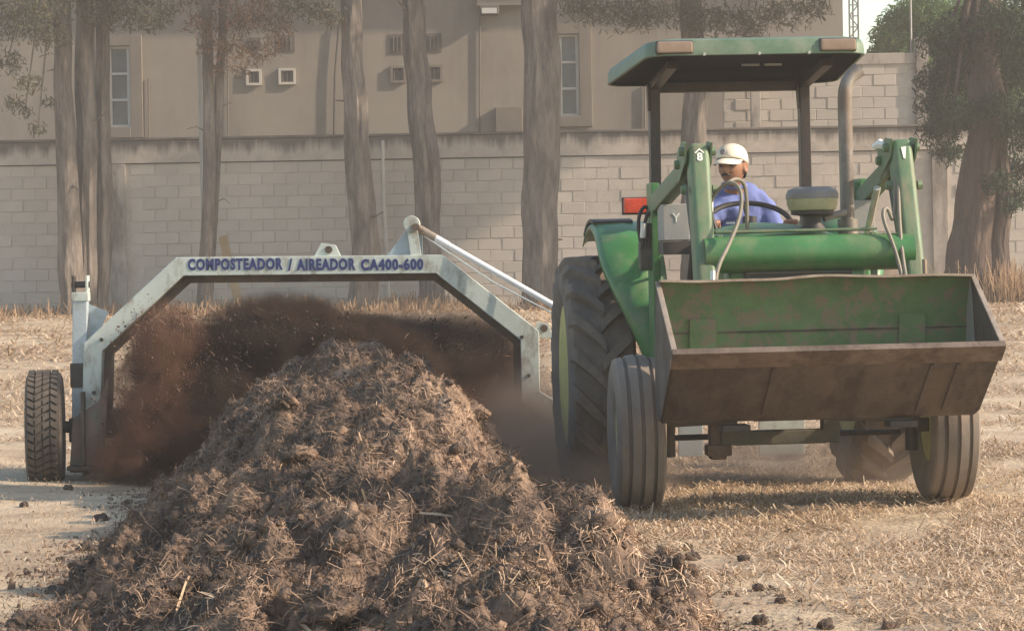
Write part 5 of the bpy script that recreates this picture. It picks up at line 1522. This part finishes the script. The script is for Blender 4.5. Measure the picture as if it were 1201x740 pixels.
# cap
mb = MB(); vs = []; NU = 36
for j in range(12):
    for i in range(NU):
        ph = 2 * math.pi * i / NU
        back = .5 - .5 * math.cos(ph)
        th = R(0.5 + (82 + 26 * back) * j / 11)
        f_, s_, u_ = math.cos(ph) * math.sin(th), math.sin(ph) * math.sin(th), math.cos(th)
        w_ = 1.0 + .05 * max(0, f_) * max(0, u_) + .012 * math.sin(ph * 6 + 1) * math.sin(th * 3)
        seam = 1 - .010 * (abs(math.sin(ph * 3)) < .10)
        vs.append(hp(f_ * .112 * w_ * seam - .002, s_ * .091 * w_ * seam, .036 + .008 * f_ + (abs(u_) ** .8 * (1 if u_ > 0 else -1)) * .098))
fs = [(j * NU + i, j * NU + (i + 1) % NU, (j + 1) * NU + (i + 1) % NU, (j + 1) * NU + i) for j in range(11) for i in range(NU)]
mb.add(vs, fs); cap = mb.build('cap', M['cap'], body, angle=60); sol = cap.modifiers.new('t', 'SOLIDIFY'); sol.thickness = .004
mb = MB(); vs = []
for i in range(17):
    a = R(-72 + 144 * i / 16)
    for t in (0.0, .35, .7, 1.0):
        fx = .106 * math.cos(a) + t * .085 * math.cos(a) ** 0.8 if math.cos(a) > 0 else 0
        vs.append(hp(fx, .088 * 1.02 * math.sin(a) * (1 - .06 * t), .060 - .022 * t - .026 * math.sin(a) ** 2))
fs = [(i * 4 + k, i * 4 + k + 1, (i + 1) * 4 + k + 1, (i + 1) * 4 + k) for i in range(16) for k in range(3)]
mb.add(vs, fs); br = mb.build('visor', M['cap'], cap, angle=60); sol = br.modifiers.new('t', 'SOLIDIFY'); sol.thickness = .006
mb = MB(); c0 = hp(.117, 0, .095)
mb.lathe([(0, .018), (.006, .017)], (0, 0, 0), 'Z', 14); bd = mb.build('cap_badge', M['cap_mark'], cap)
bd.location = c0; bd.rotation_euler = (HF + HU * .45).to_track_quat('Z', 'Y').to_euler()


# ------------------------------------------------------------------ compost thrown up by the rotor
def puff(c, r, n, size):
    d = rng.normal(0, 0.42, (n, 3))
    return np.array(c) + d * np.array(r), rng.gamma(1.6, size, n) + .002


def spray_object(name, label, puffs, base, mat, throw=(0, 0, 1)):
    PP = []; SS = []
    for c, r, n, s in puffs:
        p, q = puff(c, r, n, s); PP.append(p); SS.append(q)
    PP = np.concatenate(PP); SS = np.concatenate(SS)
    k = PP[:, 2] > gz(PP[:, 0], PP[:, 1]) + 0.01
    PP, SS = PP[k], SS[k]
    n = len(PP)
    tet = np.array([[1, 1, 1], [1, -1, -1], [-1, 1, -1], [-1, -1, 1]]) * .6
    q, _ = np.linalg.qr(rng.normal(0, 1, (n, 3, 3)))
    V = np.einsum('nij,kj->nki', q, tet) * SS[:, None, None] * rng.uniform(.5, 1.5, (n, 4, 1)) + PP[:, None, :] - np.array(base)
    b = np.arange(n) * 4
    F = np.concatenate([np.stack([b + i, b + j, b + k_], 1) for i, j, k_ in ((0, 1, 2), (0, 3, 1), (0, 2, 3), (1, 3, 2))])
    o = fast_mesh(name, V.reshape(-1, 3), F, mat); o.location = base
    m_ = min(n, 5000); pk = rng.choice(n, m_, replace=False)
    D = rng.normal(0, .35, (m_, 3)) + np.array(throw); D /= np.linalg.norm(D, axis=1, keepdims=True)
    L = rng.gamma(2.0, .014, m_) + .01
    v, f = ribbons(PP[pk] - np.array(base), D, L, rng.uniform(.0015, .005, m_), rng.normal(0, .2, m_) * L, rng.normal(0, 1, (m_, 3)))
    tag(fast_mesh('flying_fibres', v, f, M['fly_fibre'], o), kind='stuff')
    big, bf = chunks(PP[rng.choice(n, 220)] - np.array(base), rng.gamma(2.0, .0035, 220) + .004)
    tag(fast_mesh('flying_lumps', big, bf, M['fly_dark'], o), kind='stuff')
    tag(o, label, 'compost spray', kind='stuff')
    return o


def cw(px, py, dy=0.0):
    p = at(px, py, CY + dy); return tuple(p)
spray_object('flying_compost', 'reddish brown compost crumbs flying up inside the left leg of the turner',
             [(cw(185, 400, -.1), (.22, .25, .22), 4600, .0016), (cw(200, 440, -.1), (.28, .25, .26), 6000, .0016), (cw(175, 490, -.1), (.26, .25, .30), 6000, .0016), (cw(165, 535, -.1), (.28, .25, .18), 4600, .0016), (cw(215, 385, -.1), (.16, .2, .14), 1200, .0014)],
             (-2.3, CY, 0), M['fly_red'], (-.35, 0, 1))
spray_object('flying_compost', 'dark compost crumbs thrown over the heap under the beam of the turner',
             [(cw(270, 410, .0), (.22, .25, .2), 5000, .0018), (cw(330, 390, .0), (.30, .25, .14), 5200, .0018), (cw(390, 392, .0), (.26, .25, .12), 2600, .0018), (cw(265, 460, -.1), (.28, .25, .25), 5200, .0018), (cw(240, 510, -.1), (.25, .25, .2), 1800, .0018), (cw(300, 372, .0), (.2, .2, .06), 600, .0018)],
             (-1.6, CY, 0), M['fly_dark'], (-.8, 0, .7))
spray_object('flying_compost', 'fine dark compost crumbs hanging beside the right leg of the turner',
             [(cw(480, 410, .2), (.30, .3, .14), 3000, .0016), (cw(540, 410, .2), (.35, .3, .16), 3000, .0016), (cw(530, 470, .1), (.4, .3, .3), 1500, .0014), (cw(510, 386, .2), (.14, .2, .10), 700, .0022), (cw(600, 520, .0), (.3, .3, .3), 1200, .0014)],
             (-.4, CY, 0), M['fly_dark'], (.7, 0, .8))


bm = bmesh.new(); bmesh.ops.create_icosphere(bm, subdivisions=3, radius=1.0)
PUFF = bpy.data.meshes.new('dust_puff'); bm.to_mesh(PUFF); bm.free()


def dust_volume(label, blobs, col, dens, nscale, lo, hi):
    """soft puffs of dust that thin out towards their edges"""
    m = bpy.data.materials.new('drifting_dust'); m.use_nodes = True
    n, l = m.node_tree.nodes, m.node_tree.links
    n.remove(n['Principled BSDF'])
    pv = n.new('ShaderNodeVolumePrincipled'); pv.inputs['Color'].default_value = (*col, 1); pv.inputs['Anisotropy'].default_value = .2
    tc = n.new('ShaderNodeTexCoord'); g = n.new('ShaderNodeNewGeometry')
    nz = n.new('ShaderNodeTexNoise'); nz.inputs['Scale'].default_value = nscale; nz.inputs['Detail'].default_value = 6; nz.inputs['Roughness'].default_value = .66; nz.inputs['Distortion'].default_value = .5
    l.new(g.outputs['Position'], nz.inputs['Vector'])
    mr = n.new('ShaderNodeMapRange'); mr.inputs[1].default_value = lo; mr.inputs[2].default_value = hi; mr.inputs[3].default_value = 0; mr.inputs[4].default_value = dens
    l.new(nz.outputs['Fac'], mr.inputs[0])
    gr = n.new('ShaderNodeTexGradient'); gr.gradient_type = 'SPHERICAL'; l.new(tc.outputs['Object'], gr.inputs['Vector'])
    sm = n.new('ShaderNodeMapRange'); sm.interpolation_type = 'SMOOTHSTEP'; sm.inputs[1].default_value = 0.0; sm.inputs[2].default_value = 0.62
    l.new(gr.outputs['Fac'], sm.inputs[0])
    mu = n.new('ShaderNodeMath'); mu.operation = 'MULTIPLY'; l.new(mr.outputs[0], mu.inputs[0]); l.new(sm.outputs[0], mu.inputs[1])
    l.new(mu.outputs[0], pv.inputs['Density']); l.new(pv.outputs[0], n['Material Output'].inputs['Volume'])
    me = PUFF.copy(); me.materials.append(m)
    root = empty('dust_cloud', blobs[0][0]); tag(root, label, 'dust', kind='stuff')
    for c, r in blobs:
        o = bpy.data.objects.new('dust_puff', me); COL.objects.link(o); o.parent = root
        o.location = Vector(c) - Vector(blobs[0][0]); o.scale = r
        tag(o, kind='stuff')
    return root


pp = lambda px, py, Y: tuple(at(px, py, Y))
dust_volume('reddish brown dust billowing by the left leg of the turner',
            [(cw(182, 480, -.1), (.42, .45, .62)), (cw(200, 415, -.1), (.34, .4, .40)), (cw(165, 540, -.1), (.46, .5, .34)), (cw(240, 510, -.1), (.50, .45, .45))],
            (.29, .175, .125), 22.0, 6.0, .40, .66)
dust_volume('brown dust hanging between the heap and the right leg of the turner',
            [(cw(520, 465, .2), (.75, .6, .60)), (cw(595, 520, .0), (.62, .6, .55)), (cw(470, 425, .3), (.55, .5, .36)), (cw(560, 420, .3), (.55, .5, .40)), (cw(490, 395, .3), (.5, .4, .28))],
            (.22, .16, .125), 11.0, 4.0, .36, .64)
dust_volume('dark dust over the crest of the heap under the lettered beam',
            [(cw(330, 398, .1), (.66, .45, .36)), (cw(275, 430, .1), (.45, .4, .42)), (cw(400, 402, .1), (.48, .4, .26)), (cw(270, 480, -.1), (.45, .4, .40)), (cw(450, 408, .1), (.4, .4, .24))],
            (.13, .093, .073), 46.0, 6.5, .40, .60)
dust_volume('thin pale dust drifting low round the left rear tractor wheel',
            [(pp(665, 560, 15.7), (.60, .9, .45)), (pp(720, 575, 15.2), (.5, .8, .28)), (pp(635, 520, 16.6), (.55, .8, .60))],
            (.50, .40, .32), 2.4, 2.5, .28, .70)
dust_volume('thin pale dust drifting low under the tractor by the right rear wheel',
            [(pp(990, 545, 16.0), (.9, .9, .34)), (pp(880, 545, 16.6), (.9, .9, .30))],
            (.60, .50, .42), 1.3, 2.5, .28, .70)

# ------------------------------------------------------------------ dusty air over the whole place
mb = MB(); mb.box((0, 42, 6.0), (130, 110, 14.6))
hz = mb.build('haze', None, None, smooth_all=False)
m = bpy.data.materials.new('dusty_air'); m.use_nodes = True
nn_ = m.node_tree.nodes; nn_.remove(nn_['Principled BSDF'])
pv = nn_.new('ShaderNodeVolumePrincipled'); pv.inputs['Color'].default_value = (.92, .88, .84, 1); pv.inputs['Density'].default_value = 0.0021; pv.inputs['Anisotropy'].default_value = .25
m.node_tree.links.new(pv.outputs[0], nn_['Material Output'].inputs['Volume'])
hz.data.materials.append(m)
tag(hz, 'thin warm dust hanging in the air over the field', 'haze', kind='stuff')
